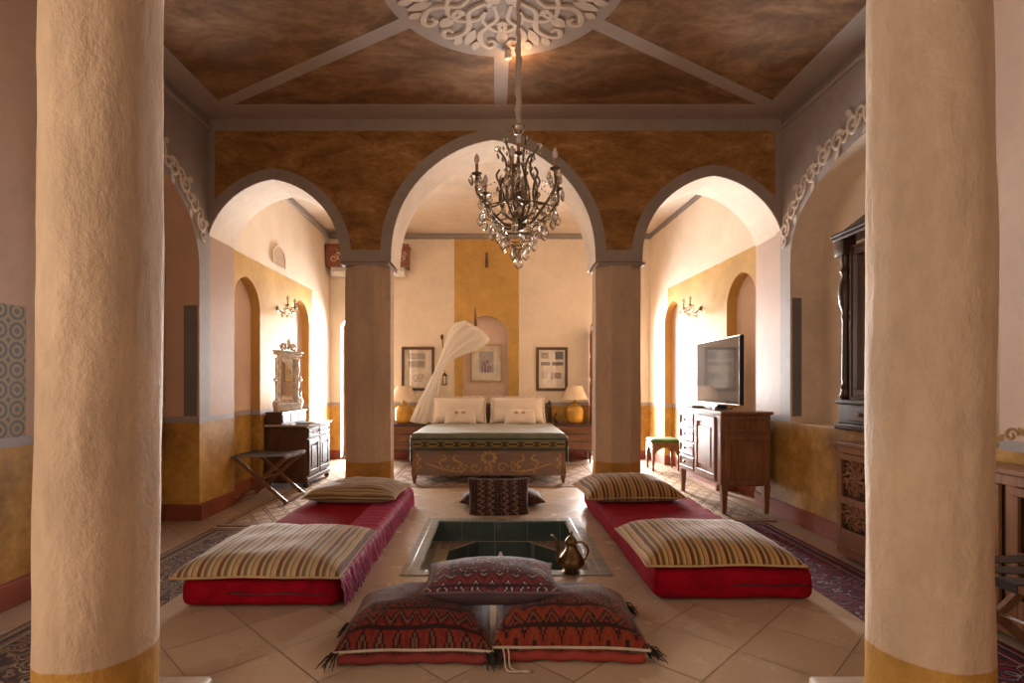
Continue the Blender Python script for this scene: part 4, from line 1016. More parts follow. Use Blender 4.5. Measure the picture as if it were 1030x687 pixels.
# television
tvx, tvy = 2.385, 5.86
t = thing('television', 'flat-screen television standing on the sideboard', 'television', (tvx, tvy, .993)); dark = simple('black_plastic', (.02, .02, .022), .35)
bm = bm_(); box(bm, -.012, .030, -.56, .56, .055, .745, .006); mk('casing', bm, dark, t)
bm = bm_(); panel_frame(bm, 'x', -.012, -.56, .56, .055, .745, .010, .006, -1); mk('bezel', bm, simple('silver_bezel', (.5, .45, .4), .3, .8), t)
N = NT('dark_glossy_screen'); bm = bm_(); box(bm, -.015, -.012, -.55, .55, .066, .734); mk('screen', bm, N.done((.045, .038, .034), .10, spec=.9, **{'Coat Weight': 1.0, 'Coat Roughness': .04}), t)
bm = bm_(); box(bm, -.015, .03, -.04, .04, .02, .07, .004); vs = []; box(bm, -.09, .10, -.16, .16, 0, .014, .006); mk('stand', bm, dark, t, True, .6)
bm = bm_(); box(bm, -.07, .07, -.13, .13, 0, .022, .005); o = mk('set_top_box', bm, dark); o.location = (2.26, 6.20, .993); tag(o, 'thin black box lying beside the television stand', 'set-top box')
t = thing('desk_clock', 'small silver rounded device at the near foot of the television', 'clock', (2.27, 5.50, .993)); bm = bm_()
P = [(-.075, 0), (-.072, .02)]+[(-.072*math.cos(PI*k/10), .02+.045*math.sin(PI*k/10)) for k in range(1, 10)]+[(.072, .02), (.075, 0)]
A = [bm.verts.new((a, -.03, b)) for a, b in P]; B = [bm.verts.new((a, .03, b)) for a, b in P]; bm.faces.new(A); bm.faces.new(B[::-1])
for k in range(len(P)): bm.faces.new((A[k], A[(k+1) % len(P)], B[(k+1) % len(P)], B[k]))
mk('case', bm, simple('brushed_silver', (.5, .48, .46), .25, .9), t); bm = bm_(); box(bm, -.045, .045, -.032, -.029, .012, .05, .001); mk('display', bm, dark, t)
# stool behind it
t = thing('stool', 'low wooden stool with green padded seat and arched apron, beyond the sideboard', 'stool', (2.46, 8.02, .008), -.04)
bm = bm_(); softbox(bm, -.20, .20, -.19, .19, .40, .465, .028, .003, 5, 8); mk('seat', bm, simple('green_velvet', (.07, .13, .02), .8), t, True)
bm = bm_()
for s in (-1, 1):
    P = [(-.20, .40), (-.20, .10)] + [(-.165, .10)] + [(-.165+.33*k/14, .22+.12*math.sin(PI*k/14)**.6) for k in range(15)] + [(.165, .10), (.20, .10), (.20, .40)]
    for ax in 'xy':
        for o_ in (0, .018):
            bm.faces.new([bm.verts.new((a, s*(.19-o_), b) if ax == 'x' else (s*(.20-o_), a*.95, b)) for a, b in P])
mk('apron', bm, mwood, t)
for x in (-1, 1):
    for y in (-1, 1): bm = bm_(); lathe(bm, [(.012, 0), (.018, .03), (.014, .07), (.022, .12), (.024, .40)], x*.18, y*.17, 12); mk('leg', bm, mwood, t, True)

# ---- dark dresser with mirror against the left wall of the bedroom (front faces +X)
t = thing('dresser', 'dark carved dresser with two drawers and two panelled doors on the left', 'dresser', (-2.50, 7.0, .008))
dresser_top = simple('smooth_grey_top', (.36, .30, .26), .15, sc=5)  # smooth grey top, paler than the dark wood below it
bm = bm_(); box(bm, -.255, .235, -.43, .43, .10, .735, .005); box(bm, -.26, .255, -.445, .445, .06, .12, .012); mk('body', bm, dwood, t)
bm = bm_(); box(bm, -.265, .275, -.46, .46, .735, .762, .006); mk('top', bm, dresser_top, t)
bm = bm_(); panel_frame(bm, 'y', -.43, -.24, .22, .13, .72, .05, .010, -1); mk('side_panel', bm, dwood, t)
for y0 in (-.41, .01):
    bm = bm_(); box(bm, .235, .252, y0, y0+.40, .60, .715, .005); panel_frame(bm, 'x', .252, y0+.01, y0+.39, .61, .705, .016, .006, 1); d = mk('drawer', bm, dwood, t)
    for yy in (.12, .28):
        bm = bm_(); tube(bm, [(.258, y0+yy-.03, .665), (.275, y0+yy-.02, .645), (.275, y0+yy+.02, .645), (.258, y0+yy+.03, .665)], .004, 6); mk('handle', bm, brass, d, True)
    bm = bm_(); box(bm, .235, .250, y0, y0+.40, .135, .585, .005); panel_frame(bm, 'x', .250, y0+.01, y0+.39, .145, .575, .055, .010, 1); box(bm, .250, .258, y0+.10, y0+.30, .23, .49, .008); mk('door', bm, dwood, t)
for x in (-.22, .22):
    for y in (-.40, .40): bm = bm_(); lathe(bm, [(.018, 0), (.034, .018), (.030, .045), (.020, .06)], x, y, 14); mk('foot', bm, dwood, t, True)
bm = bm_(); box(bm, -.26, -.07, -.42, .42, .762, .895, .006); box(bm, -.265, -.055, -.43, .43, .895, .912, .004); rz = mk('upper_drawers', bm, dwood, t)
for k in range(3): bm = bm_(); y0 = -.40+k*.275; box(bm, -.07, -.060, y0, y0+.25, .78, .88, .004); pull(bm, -.058+.0, y0+.125, .83, -.010, 'x') if False else lathe(bm, [(.004, -.06), (.009, -.05), (.0001, -.045)], y0+.125, .83, 10, 'x'); mk('small_drawer', bm, dwood, rz)
# its standing mirror
t = thing('dressing_mirror', 'tall narrow carved mirror with scrolled crest standing on the dark dresser', 'mirror', (-2.645, 6.94, .921), -.24)
silverw = simple('silvered_carving', (.58, .50, .42), .28, .35, .3, 20, .5, .004); N = NT('mirror_glass'); mirm = N.done((.86, .84, .80), .02, metal=1.0)
bm = bm_(); panel_frame(bm, 'x', -.012, -.19, .19, .10, .70, .045, .035, 1); mk('frame', bm, silverw, t)
bm = bm_(); box(bm, -.010, .004, -.15, .15, .14, .66); mk('glass', bm, mirm, t)
for s in (-1, 1):
    bm = bm_(); lathe(bm, [(.022, 0), (.028, .03), (.014, .06), (.020, .12), (.013, .2), (.018, .35), (.012, .45), (.020, .55), (.014, .62), (.022, .66)], .012, s*.225, 14); mk('column', bm, silverw, t, True)
    bm = bm_(); Vm = lambda s_, z, d: Vector((.018+d, s_, z)); relief(bm, spiral2(s*.26, .10, .065, PI/2, 1.3, s, 22), .035, Vm, .018); relief(bm, spiral2(s*.27, .40, .035, PI/2, 1.2, s, 18), .022, Vm, .014); mk('side_scroll', bm, silverw, t, True)
bm = bm_(); box(bm, -.015, .05, -.255, .255, .70, .735, .008); box(bm, -.015, .065, -.27, .27, .735, .755, .006); box(bm, -.015, .05, -.26, .26, 0, .10, .01); mk('cornice', bm, silverw, t)
bm = bm_(); Vm = lambda s_, z, d: Vector((.02+d, s_, z))
for s in (-1, 1): relief(bm, spiral2(s*.09, .80, .06, -PI/2, 1.3, s, 22), .035, Vm, .02); leaf2(bm, s*.12, .765, PI/2-s*.9, .10, .025, Vm, .02)
leaf2(bm, 0, .77, PI/2, .15, .035, Vm, .025); lathe(bm, [(.0001, .77), (.03, .80), (.012, .85), (.018, .88), (.0001, .91)], .02, 0, 12)
mk('crest', bm, silverw, t, True)
t = thing('vase', 'small dark brass vase on the left dresser beside its mirror', 'vase', (-2.47, 6.76, .921)); t.location = (-2.50, 7.16, .921); t.location.x = -2.61; t.location.y = 7.31
bm = bm_(); lathe(bm, [(.0001, 0), (.028, 0), (.018, .02), (.040, .07), (.046, .11), (.022, .17), (.014, .22), (.026, .25), (.022, .25)], seg=20); mk('body', bm, brass, t, True)
bm = bm_(); lathe(bm, [(.0001, 0), (.10, 0), (.14, .012), (.135, .014), (.09, .006), (.0001, .006)], seg=28); o = mk('tray', bm, dark); o.location = (-2.36, 6.82, .77); tag(o, 'flat dark tray lying on the left dresser top', 'tray')
for p in o.data.polygons: p.use_smooth = True

# ---- folding luggage racks
leather = simple('dark_leather_straps', (.035, .022, .018), .45); rackw = wood('rack_teak', (.13, .058, .028), (.27, .135, .065), rough=.4)
def rack(label, loc, rz):
    t = thing('luggage_rack', label, 'luggage rack', loc, rz); w, l, h = .27, .28, .50
    for y, dy in ((-l+.03, 0), (l-.03, 0)):
        for s in (-1, 1):
            bm = bm_(); yy = y+(.011 if s > 0 else -.011); bar(bm, (s*w, yy, .012), (-s*w, yy, h-.02), .036, .022, (0, 1, 0)); mk('leg', bm, rackw, t)
    for s in (-1, 1):
        bm = bm_(); bar(bm, (s*w, -l-.02, h-.012), (s*w, l+.02, h-.012), .030, .026); mk('top_rail', bm, rackw, t)
        bm = bm_(); bar(bm, (s*w*.98, -l, .016), (s*w*.98, l, .016), .030, .026); mk('foot_rail', bm, rackw, t)
    bm = bm_(); tube(bm, [(0, -l, .25), (0, l, .25)], .008, 8); mk('pivot_rod', bm, rackw, t, True)
    for k in range(4):
        y = -l+.07+k*.14; bm = bm_(); P = [(-w-.017, h-.03), (-w-.018, h+.004), (-w, h+.006)]+[(-w+2*w*q/10, h+.006-.014*math.sin(PI*q/10)) for q in range(1, 10)]+[(w, h+.006), (w+.018, h+.004), (w+.017, h-.03)]
        a = [bm.verts.new((x, y-.045, z)) for x, z in P]; b = [bm.verts.new((x, y+.045, z)) for x, z in P]
        for q in range(len(P)-1): bm.faces.new((a[q], a[q+1], b[q+1], b[q]))
        o = mk('strap', bm, leather, t); m_ = o.modifiers.new('thick', 'SOLIDIFY'); m_.thickness = .004
    return t
rack('folding wooden luggage rack with dark straps in front of the left dresser', (-2.44, 5.93, .009), 0)
rack('folding wooden luggage rack at the right edge, in front of the panelled cabinet', (2.20, 2.14, .009), 0.05)

# ---- low cabinet with openwork doors on the right
t = thing('cabinet', 'low brown cabinet with openwork carved doors behind the right round column', 'cabinet', (2.60, 3.10, .0))
bm = bm_(); box(bm, -.075, .09, -.90, .90, .03, .81, .004); mk('body', bm, dwood, t)
bm = bm_(); box(bm, -.11, .095, -.92, .92, .81, .84, .006); mk('top', bm, walnut_y, t)
bm = bm_(); panel_frame(bm, 'x', -.075, -.90, .90, .03, .81, .05, .025, -1)
for y in (-.45, 0, .45): box(bm, -.10, -.075, y-.03, y+.03, .08, .76, .003, 1)
mk('front_frame', bm, walnut, t)
for k in range(4):
    y0 = -.85+.445*k+.015; y1 = y0+.385; d = None
    bm = bm_(); panel_frame(bm, 'x', -.085, y0, y1, .085, .755, .04, .022, -1); box(bm, -.107, -.085, y0+.04, y1-.04, .40, .45, .003, 1); box(bm, -.107, -.085, y0+.04, y1-.04, .125, .22, .003, 1); d = mk('door', bm, walnut, t)
    if k >= 2:
        bm = bm_(); Vg = lambda s_, z, dd: Vector((-.088-dd, s_, z)); yc = (y0+y1)/2
        for zc, hh in ((.60, .13), (.335, .10)):
            for a in range(8):
                an = a*PI/4; relief(bm, [tuple(q)[:2] for q in spline([(yc, zc, 0), (yc+.06*math.cos(an+.5), zc+.05*math.sin(an+.5), 0), (yc+.14*math.cos(an), zc+hh*math.sin(an), 0)], 4)], .022, Vg, .016)
                relief(bm, spiral2(yc+.10*math.cos(an+.4), zc+hh*.72*math.sin(an+.4), .028, an, 1.0, 1, 12), .014, Vg, .016)
                relief(bm, spiral2(yc, zc, .05+.0*a, an, 1.0, 1, 16, 1.0), .014, Vg, .016) if a == 0 else None
        mk('openwork', bm, walnut, d)
    else:
        bm = bm_(); box(bm, -.098, -.085, y0+.06, y1-.06, .47, .70, .006); box(bm, -.098, -.085, y0+.06, y1-.06, .235, .385, .006); mk('raised_panel', bm, walnut, d)
# ---- carved mirror on the right alcove sill
t = thing('standing_mirror', 'tall dark carved wooden mirror standing on the sill of the right alcove', 'mirror', (2.80, 3.86, .90), 0.0)
dcarv = wood('black_brown_carved_wood', (.022, .009, .006), (.075, .032, .016), rough=.35)
bm = bm_(); box(bm, -.10, .08, -.50, .50, 0, .05, .012); box(bm, -.08, .07, -.47, .47, .05, .20, .006); box(bm, -.10, .08, -.49, .49, .20, .235, .010); mk('base', bm, dcarv, t)
bp = t.children[-1]; bm = bm_(); box(bm, -.088, -.078, -.36, .36, .075, .18, .004); d = mk('drawer', bm, dwood, t)
for yy in (-.22, .22): bm = bm_(); lathe(bm, [(.0001, -.108), (.012, -.104), (.016, -.096), (.010, -.086)], yy, .127, 12, 'x'); mk('knob', bm, simple('bone_knob', (.5, .42, .3), .4), d, True)
for s in (-1, 1):
    bm = bm_(); prof = [(.030, .235), (.046, .26), (.030, .30), (.040, .33), (.024, .36), (.028, .40), (.024, .85), (.034, .88), (.022, .91), (.044, .98), (.052, 1.06), (.044, 1.14), (.024, 1.20), (.040, 1.24), (.024, 1.28), (.034, 1.32), (.034, 1.36)]
    lathe(bm, prof, -.05, s*.43, 20); box(bm, -.105, .0, s*.43-.055, s*.43+.055, 1.36, 1.48, .008); mk('turned_post', bm, dcarv, t, True, .7)
bm = bm_(); panel_frame(bm, 'x', .0, -.37, .37, .24, 1.42, .075, .05, -1); panel_frame(bm, 'x', -.045, -.37, .37, .24, 1.42, .02, .015, -1); mk('frame', bm, dwood, t)
for k in range(30):
    pass
bm = bm_(); box(bm, -.018, -.008, -.30, .30, .31, 1.35); mk('glass', bm, mirm, t)
bm = bm_(); box(bm, -.115, .06, -.495, .495, 1.48, 1.51, .010); box(bm, -.125, .06, -.51, .51, 1.51, 1.54, .010)
P = [(-.48, 1.54), (-.3, 1.58), (0, 1.64), (.3, 1.58), (.48, 1.54)]
for x in (-.08, .02): bm.faces.new([bm.verts.new((x, a, b)) for a, b in P])
mk('cornice', bm, dcarv, t)
bm = bm_()
for k in range(26):
    y = -.31+.62*k/25; lathe(bm, [(.0001, -.064), (.007, -.060), (.008, -.05)], y, .285, 8, 'x')
mk('beading', bm, simple('bone_inlay', (.45, .36, .25), .5), t, True)

# ---- carved air-conditioner housing
t = thing('air_conditioner', 'carved red-brown wooden air conditioner housing high on the far wall', 'air conditioner', (-2.09, YB-.005, 3.05))
acw = wood('carved_cedar', (.16, .045, .022), (.28, .095, .045), axis=0)
bm = bm_(); box(bm, -.66, .66, -.30, -.27, .12, .46, .004); box(bm, -.66, -.63, -.27, 0, .12, .46, .003); box(bm, .63, .66, -.27, 0, .12, .46, .003); box(bm, -.68, .68, -.32, 0, .46, .49, .006); mk('housing', bm, acw, t)
bm = bm_(); Vg = lambda s_, z, dd: Vector((s_, -.30-dd, z))
for k in range(7):
    x = -.54+.18*k; h = 1 if k % 2 else -1
    relief(bm, spiral2(x, .29+.03*h, .06, 0, 1.2, h, 20), .022, Vg, .005); relief(bm, spiral2(x+.07, .29-.04*h, .045, PI, 1.1, -h, 16), .018, Vg, .005); leaf2(bm, x+.05, .29, h*1.0, .07, .018, Vg, .005)
mk('carved_scroll', bm, simple('pale_carving', (.50, .36, .25), .6), t)['label'] = 'pale carved scrollwork'
bm = bm_(); P = [(-.25, .16), (-.25, .05), (-.20, .0), (-.02, .0), (-.02, .16)]
A = [bm.verts.new((-.60, a, b)) for a, b in P]; B = [bm.verts.new((.60, a, b)) for a, b in P]; bm.faces.new(A); bm.faces.new(B[::-1])
for k in range(5): bm.faces.new((A[k], A[(k+1) % 5], B[(k+1) % 5], B[k]))
u = mk('unit', bm, simple('white_plastic', (.72, .68, .62), .4), t)
bm = bm_(); box(bm, -.56, .56, -.262, -.25, .055, .075, .003); mk('louvre', bm, simple('pale_plastic', (.6, .56, .5), .4), u)

# ---- mosquito net gathered aside over the bed
t = thing('mosquito_net', 'sheer white mosquito net hung above the bed and gathered to the left', 'mosquito net', (-.34, 8.55, 2.05))
def net_mat():
    m = bpy.data.materials.new('sheer_white_net'); m.use_nodes = True; tr = m.node_tree; tr.nodes.clear()
    o = tr.nodes.new('ShaderNodeOutputMaterial'); a = tr.nodes.new('ShaderNodeBsdfTransparent'); d = tr.nodes.new('ShaderNodeBsdfDiffuse'); d.inputs[0].default_value = (.93, .90, .86, 1)
    tl = tr.nodes.new('ShaderNodeBsdfTranslucent'); tl.inputs[0].default_value = (.93, .90, .86, 1); ad = tr.nodes.new('ShaderNodeMixShader'); ad.inputs[0].default_value = .45; tr.links.new(d.outputs[0], ad.inputs[1]); tr.links.new(tl.outputs[0], ad.inputs[2])
    mx = tr.nodes.new('ShaderNodeMixShader'); mx.inputs[0].default_value = .72; tr.links.new(a.outputs[0], mx.inputs[1]); tr.links.new(ad.outputs[0], mx.inputs[2]); tr.links.new(mx.outputs[0], o.inputs[0]); return m
nm = net_mat()
def wp(u, v, Y): return Vector(((u-498)*Y/550, Y, 1.25-(v-387)*Y/550))
T0 = Vector(t.location)
secs = [((467, 322.5), (490, 337), .16, 8.62), ((464.5, 324), (490.5, 341), .20, 8.6), ((458, 327), (484, 347.5), .18, 8.6), ((451, 338), (470, 354), .13, 8.6), ((446, 351), (458, 360), .09, 8.62), ((442.5, 361), (450, 366), .05, 8.65), ((438, 372), (445, 376), .05, 8.68), ((430, 388), (441, 392), .07, 8.72), ((421, 406), (438, 409), .09, 8.76), ((413, 424), (434, 427), .11, 8.80)]
secs = secs[:]; ctr = spline([wp((a[0]+b[0])/2, (a[1]+b[1])/2, Y)-T0 for a, b, r, Y in secs], 5)
hw = spline([(wp(*b, Y)-wp(*a, Y))/2 for a, b, r, Y in secs], 5); dr = [v.x for v in spline([(r, 0, 0) for a, b, r, Y in secs], 5)]
bm = bm_(); S = 72; rings = []
for i, (c, h, d) in enumerate(zip(ctr, hw, dr)):
    ring = []
    for k in range(S):
        a = 2*PI*k/S; pl = 1+.10*math.sin(a*11+i*.05)+.05*math.sin(a*17+1)
        if i < 3: pl = 1+.03*math.sin(a*11)
        ring.append(bm.verts.new(c+h*math.cos(a)*pl+Vector((0, 1, 0))*d*math.sin(a)*pl))
    rings.append(ring)
for a, b in zip(rings, rings[1:]):
    for k in range(S): bm.faces.new((a[k], a[(k+1) % S], b[(k+1) % S], b[k]))
bm.faces.new(rings[0])
mk('netting', bm, nm, t, True)
bm = bm_(); tube(bm, [v.co.copy()*1.0 for v in []] or [ctr[0]+hw[0]*math.cos(2*PI*k/40)*1.02+Vector((0, 1, 0))*dr[0]*math.sin(2*PI*k/40)*1.02 for k in range(41)], .007, 6); mk('hoop', bm, simple('white_cane', (.7, .6, .48), .6), t, True)
bm = bm_(); tp = wp(478, 309, 8.6)-T0; tb = wp(478.5, 328, 8.6)-T0
tube(bm, [tb, (tb+tp)/2, tp], [.030, .020, .006], 10); mk('wooden_peg', bm, rackw, t, True)
bm = bm_(); tube(bm, [tp, Vector((tp.x, tp.y, ZC-2.05))], .003, 5); mk('cord', bm, simple('thin_cord', (.5, .38, .26), .8), t, True)
# small hanging tassel
t = thing('hanging_tassel', 'small brown tassel hanging on a cord from the bedroom ceiling', 'tassel', (-.13, 8.5, 3.08))
bm = bm_(); lathe(bm, [(.0001, -.02), (.028, 0), (.030, .10), (.018, .17), (.024, .20), (.010, .23), (.0001, .24)], seg=12); mk('body', bm, simple('brown_tassel', (.17, .08, .035), .8), t, True)
bm = bm_(); tube(bm, [(0, 0, .23), (0, 0, ZC-3.08)], .003, 5); mk('cord', bm, bpy.data.materials['thin_cord'], t, True)
# wall lantern left of the niche
t = thing('wall_lantern', 'small lantern hanging from a bracket on the wall above the left of the bed', 'lantern', (-.84, YB-.02, 1.24))
iron = simple('dark_iron', (.10, .06, .035), .5, .6)
bm = bm_(); lathe(bm, [(.0001, .86), (.022, .84), (.026, .80), (.012, .76)], -.05, -.02, 12); tube(bm, [(-.05, -.02, .80), (-.03, -.03, .60), (.0, -.10, .40)], .007, 6); mk('bracket', bm, iron, t, True)
bm = bm_()
for k in range(7): z = .38-.025*k; tube(bm, [(.010*math.cos(a*PI/4)*(1 if k % 2 else .2), -.10+.010*math.cos(a*PI/4)*(.2 if k % 2 else 1), z+.014*math.sin(a*PI/4)) for a in range(9)], .0028, 4)
mk('chain', bm, iron, t, True)
bm = bm_(); lathe(bm, [(.0001, .225), (.02, .20), (.055, .165), (.058, .155), (.0001, .155)], 0, -.10, 6); lathe(bm, [(.0001, 0), (.045, .005), (.05, .02), (.0001, .02)], 0, -.10, 6)
for k in range(6): a = k*PI/3; tube(bm, [(.046*math.cos(a), -.10+.046*math.sin(a), .015), (.052*math.cos(a), -.10+.052*math.sin(a), .16)], .004, 4)
mk('body', bm, iron, t); bm = bm_(); lathe(bm, [(.038, .02), (.044, .155)], 0, -.10, 6); mk('pane', bm, clear_glass(), t)

# ---- crystal fittings
def crystal_mat():
    m = bpy.data.materials.new('cut_crystal'); m.use_nodes = True; tr = m.node_tree; tr.nodes.clear()
    o = tr.nodes.new('ShaderNodeOutputMaterial'); g = tr.nodes.new('ShaderNodeBsdfGlass'); g.inputs['IOR'].default_value = 1.45; g.inputs['Roughness'].default_value = .06; g.inputs[0].default_value = (1, .98, .95, 1)
    a = tr.nodes.new('ShaderNodeBsdfGlossy'); a.inputs['Roughness'].default_value = .08; a.inputs[0].default_value = (.9, .84, .76, 1); mx = tr.nodes.new('ShaderNodeMixShader'); mx.inputs[0].default_value = .30
    tr.links.new(g.outputs[0], mx.inputs[1]); tr.links.new(a.outputs[0], mx.inputs[2]); tr.links.new(mx.outputs[0], o.inputs[0]); return m
crys = crystal_mat(); candle = simple('candle_sleeve', (.40, .22, .12), .6); bulbm = simple('flame_bulb_glass', (.72, .60, .55), .15); bronze = simple('dark_bronze', (.20, .15, .09), .35, .75)
def drop_mesh(name, prof, seg=8):
    bm = bm_(); lathe(bm, prof, seg=seg); bmesh.ops.recalc_face_normals(bm, faces=bm.faces); me = bpy.data.meshes.new(name); bm.to_mesh(me); bm.free(); me.materials.append(crys); return me
dropA = drop_mesh('crystal_drop', [(.0001, 0), (.003, -.002), (.004, -.008), (.0105, -.024), (.013, -.034), (.008, -.046), (.0001, -.054)], 6)
dropB = drop_mesh('crystal_drop_large', [(.0001, 0), (.004, -.003), (.006, -.012), (.017, -.032), (.021, -.046), (.013, -.062), (.0001, -.072)], 8)
rosette = drop_mesh('crystal_rosette', [(.0001, -.012), (.010, -.008), (.015, 0), (.010, .008), (.0001, .012)], 8)
def crystal(t, me, p, sc=1.0, rz=0):
    o = bpy.data.objects.new('rosette' if me is rosette else 'crystal', me); C.objects.link(o); o.parent = t; o.location = p; o.scale = (sc, sc*.6, sc); o.rotation_euler = (R.uniform(-.12, .12), R.uniform(-.12, .12), rz); return o
def candle_set(t, x, y, z):
    bm = bm_(); lathe(bm, [(.006, -.02), (.012, -.012), (.030, -.004), (.033, .002), (.014, .004), (.012, .012)], x, y, 14); 
    for v in bm.verts: v.co.z += z
    mk('drip_pan', bm, bronze, t, True)
    bm = bm_(); lathe(bm, [(.0095, z+.008), (.0095, z+.058), (.0001, z+.060)], x, y, 12); mk('candle', bm, candle, t, True)
    bm = bm_(); lathe(bm, [(.007, z+.058), (.0155, z+.074), (.0165, z+.090), (.011, z+.108), (.003, z+.122), (.0001, z+.128)], x, y, 12); mk('bulb', bm, bulbm, t, True)
t = thing('chandelier', 'large crystal chandelier with candle bulbs hanging in front of the middle arch', 'chandelier', (.145, 3.40, 1.97))
H = ZC-1.97
bm = bm_(); lathe(bm, [(.0001, .60), (.010, .60), (.010, .86)], seg=10); lathe(bm, [(.0001, .235), (.030, .24), (.042, .262), (.030, .285), (.014, .30), (.012, .40), (.020, .42), (.010, .44), (.010, .60)], seg=16); mk('stem', bm, bronze, t, True)
bm = bm_(); lathe(bm, [(.0001, .83), (.018, .835), (.034, .855), (.042, .875), (.044, .882), (.030, .878), (.012, .87), (.012, .90), (.0001, .905)], seg=20); mk('top_cup', bm, simple('mercury_glass', (.50, .42, .34), .12, .7), t, True)
bm = bm_(); P = [(0, 0, .89+(H-.05-.89)*k/26) for k in range(27)]
tube(bm, [(p[0]+.004*math.sin(i*1.7), .003*math.cos(i*1.3), p[2]) for i, p in enumerate(P)], [(.019 if 1 < i < 15 else .013)+.003*math.sin(i*2.3) for i in range(27)], 10); mk('cord_sleeve', bm, simple('ivory_cord_sleeve', (.58, .46, .38), .8), t, True)
bm = bm_(); lathe(bm, [(.012, H-.09), (.05, H-.05), (.065, H-.02), (.065, H-.012)], seg=20); mk('ceiling_rose', bm, greycap, t, True)
cups = []
for k in range(6):
    a = k*PI/3+.35; ca, sa = math.cos(a), math.sin(a); rr = .272; zc = .555 if k % 2 else .53
    bm = bm_(); tube(bm, [(r*ca, r*sa, z) for r, z in [(p.x, p.y) for p in spline([(.03, .27, 0), (.09, .265, 0), (.17, .33, 0), (.235, .395, 0), (.275, .46, 0), (rr, zc-.02, 0)], 5)]], .009, 6)
    tube(bm, [(r*ca, r*sa, z) for r, z in [(p.x, p.y) for p in spline([(.20, .365, 0), (.15, .375, 0), (.115, .42, 0), (.12, .50, 0), (.145, .56, 0), (.125, .60, 0)], 5)]], .007, 6)
    mk('arm', bm, bronze, t, True); candle_set(t, rr*ca, rr*sa, zc)
    for q in range(7):
        b = q*2*PI/7+a; crystal(t, dropA, (rr*ca+.034*math.cos(b), rr*sa+.034*math.sin(b), zc-.004-.03*(q % 2)), R.uniform(1.1, 1.45), b)
    crystal(t, dropA, (.15*ca, .15*sa, .30), 1.0, a); crystal(t, rosette, (.25*ca, .25*sa, .46), 1.2, a)
for k in range(6):
    a = k*PI/3+.35+PI/6; ca, sa = math.cos(a), math.sin(a)
    bm = bm_(); tube(bm, [(r*ca, r*sa, z) for r, z in [(p.x, p.y) for p in spline([(.02, .29, 0), (.07, .33, 0), (.115, .42, 0), (.11, .52, 0), (.075, .60, 0), (.085, .69, 0), (.135, .76, 0)], 5)]], .0075, 6); mk('inner_arm', bm, bronze, t, True)
    crystal(t, rosette, (.13*ca, .13*sa, .755), 1.6, a); crystal(t, rosette, (.078*ca, .078*sa, .62), 1.1, a); crystal(t, dropA, (.11*ca, .11*sa, .53), .9, a)
    if k % 2 == 0: candle_set(t, .07*ca, .07*sa, .43)
candle_set(t, 0.0, -.045, .70)
for r, z, n_ in ((.235, .345, 16), (.165, .265, 12), (.10, .19, 8), (.045, .13, 5)):
    for k in range(n_):
        a = k*2*PI/n_+z*9; crystal(t, dropB, (r*math.cos(a), r*math.sin(a), z), 1.12, a)
for k in range(7): crystal(t, rosette, (.0, -.016, .32+.055*k), 1.3, 0)
bm = bm_()
for r, z in ((.235, .348), (.165, .268), (.10, .193), (.045, .133)): tube(bm, [(r*math.cos(2*PI*k/30), r*math.sin(2*PI*k/30), z) for k in range(31)], .004, 5)
for k in range(4):
    a = k*PI/2+.5
    tube(bm, [(.235*math.cos(a), .235*math.sin(a), .348), (.165*math.cos(a), .165*math.sin(a), .268), (.10*math.cos(a), .10*math.sin(a), .193), (.045*math.cos(a), .045*math.sin(a), .133), (0, 0, .06)], .003, 5)
mk('basket_frame', bm, bronze, t, True)
bm = bm_()                     # bead swags and small pendants, too many to count
def bead(p, s, long_=False):
    prof = [(.0001, s), (s, 0), (.0001, -s)] if not long_ else [(.0001, 0), (s*.5, -s), (s, -s*2.6), (.0001, -s*4.2)]
    lathe(bm, [(r, h+p[2]) for r, h in prof], p[0], p[1], 5)
cc = [(.272*math.cos(k*PI/3+.35), .272*math.sin(k*PI/3+.35), .52) for k in range(6)]
for k in range(6):
    a, c2 = Vector(cc[k]), Vector(cc[(k+1) % 6])
    for q in range(1, 12): f = q/12; p = a.lerp(c2, f); bead((p.x, p.y, p.z-.11*math.sin(PI*f)), .0065)
    for q in range(1, 12): f = q/12; p = a.lerp(Vector((0, 0, .82)), f); bead((p.x, p.y, p.z-.10*math.sin(PI*f)-.03), .006)
    an = k*PI/3+.35
    for r, z in ((.10, .255), (.14, .28), (.18, .33), (.215, .365), (.25, .42), (.268, .47), (.14, .50), (.12, .57), (.12, .42)):
        for s_ in (-.05, .05): bead((r*math.cos(an+s_), r*math.sin(an+s_), z-.004), .0088, True)
    an += PI/6
    for r, z in ((.08, .36), (.11, .44), (.10, .52), (.08, .64), (.10, .71), (.13, .735)):
        for s_ in (-.12, .12): bead((r*math.cos(an+s_), r*math.sin(an+s_), z-.004), .0085, True)
sw = mk('bead_strands', bm, crys, t); sw['kind'] = 'stuff'
bm = bm_(); bmesh.ops.create_icosphere(bm, subdivisions=2, radius=.030); o = mk('crystal_ball', bm, crys, t); o.location = (0, 0, .03)
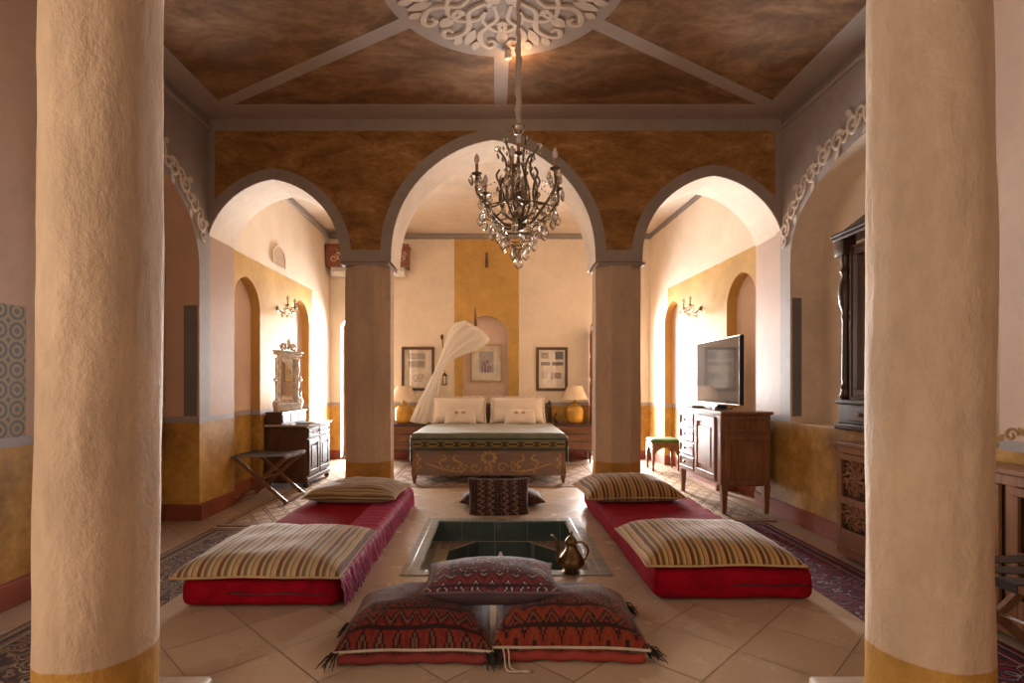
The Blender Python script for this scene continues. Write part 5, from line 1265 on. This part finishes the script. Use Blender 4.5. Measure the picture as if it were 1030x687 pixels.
# sconces
def sconce(label, loc, rz):
    t = thing('wall_sconce', label, 'sconce', loc, rz)
    bm = bm_(); lathe(bm, [(.0001, .02), (.012, .018), (.035, .006), (.038, 0)], 0, 0, 16, 'x'); mk('wall_plate', bm, bronze, t, True)
    for s in (-1, 1):
        bm = bm_(); tube(bm, spline([(.01, 0, 0), (.07, s*.03, -.05), (.14, s*.09, -.05), (.18, s*.12, .01)], 6), .006, 6); mk('arm', bm, bronze, t, True); candle_set(t, .18, s*.12, .03)
        for q in range(5): b = q*2*PI/5; crystal(t, dropB, (.18+.035*math.cos(b), s*.12+.035*math.sin(b), .025), 1.0, b)
    for q in range(5): crystal(t, dropB, (.05+.03*q, .02*(-1)**q, -.04), 1.0, q)
    crystal(t, rosette, (.10, 0, .05), 1.6, 0)
    return t
sconce('crystal two-candle sconce on the left ochre wall above the dark dresser', (-2.78, 6.98, 2.22), 0)
sconce('crystal two-candle sconce on the right ochre wall beyond the television', (2.75-.15*(1.45/3.5)-.002, 7.15, 2.24), PI)
# ceiling spotlight
t = thing('ceiling_spotlight', 'small pale spotlight fixed below the edge of the ceiling medallion', 'ceiling light', (.098, 4.12, ZC-.011))
bm = bm_(); lathe(bm, [(.045, 0), (.045, -.008), (.020, -.012)], seg=20); mk('base', bm, greycap, t, True, .7)
bm = bm_(); lathe(bm, [(.018, -.010), (.026, -.02), (.028, -.07), (.022, -.075), (.0001, -.07)], seg=20); mk('lamp_head', bm, paintw, t, True, .7)
l = bpy.data.lights.new('spotlight_glow', 'POINT'); l.energy = 2.2; l.color = (1, .55, .25); l.shadow_soft_size = .03; lo = bpy.data.objects.new('spotlight_glow', l); C.objects.link(lo); lo.location = (.18, 4.20, ZC-.14)
# carved shutter by the right far window, vent niche
t = thing('shutter', 'carved wooden shutter folded back beside the right far window', 'shutter', (1.618, YB-.002, .10))
bm = bm_(); box(bm, -.025, .015, -.30, -.01, 0, 2.05, .004); mk('leaf', bm, mwood, t)
lf = t.children[-1]; bm = bm_()
for k in range(5): panel_frame(bm, 'x', -.025, -.28, -.03, .06+.40*k, .40+.40*k, .03, .010, -1)
mk('raised_moulding', bm, walnut, lf)
bm = bm_(); P = arch_pts(6.82, 7.20, 2.86, 3.02, 16); P = [(6.82, 2.78)]+P+[(7.20, 2.78)]
for x in (-2.775, -2.765): bm.faces.new([bm.verts.new((x, a, b)) for a, b in P])
structure('trim_11', bm, plaster('pale_vent_plaster', (.52, .36, .25)))
bm = bm_(); Vv = lambda s, z, t_: Vector((-2.775+t_, s, z)); band_along(bm, P, .012, Vv, .016, 1); structure('trim_12', bm, cream)
# repeats of one kind share a group
GR = {'striped_cushion': 'striped cushions on the red mattresses', 'kilim_cushion': 'woven kilim cushions around the fountain', 'pillow': 'frilled pillows on the bed', 'cushion': 'embroidered cushions on the bed',
      'column': 'round columns at the front', 'pillar': 'eight-sided pillars under the arcade', 'rug': 'rugs on the floor', 'luggage_rack': 'folding luggage racks', 'wall_sconce': 'crystal wall sconces',
      'table_lamp': 'bedside lamps', 'bedside_chest': 'bedside chests', 'floor_mattress': 'red floor mattresses', 'framed_print': 'framed prints on the far wall'}
for o in C.objects:
    if 'label' in o and 'category' in o and o.parent is None:
        g = GR.get(o.name.split('.')[0])
        if g: o['group'] = g
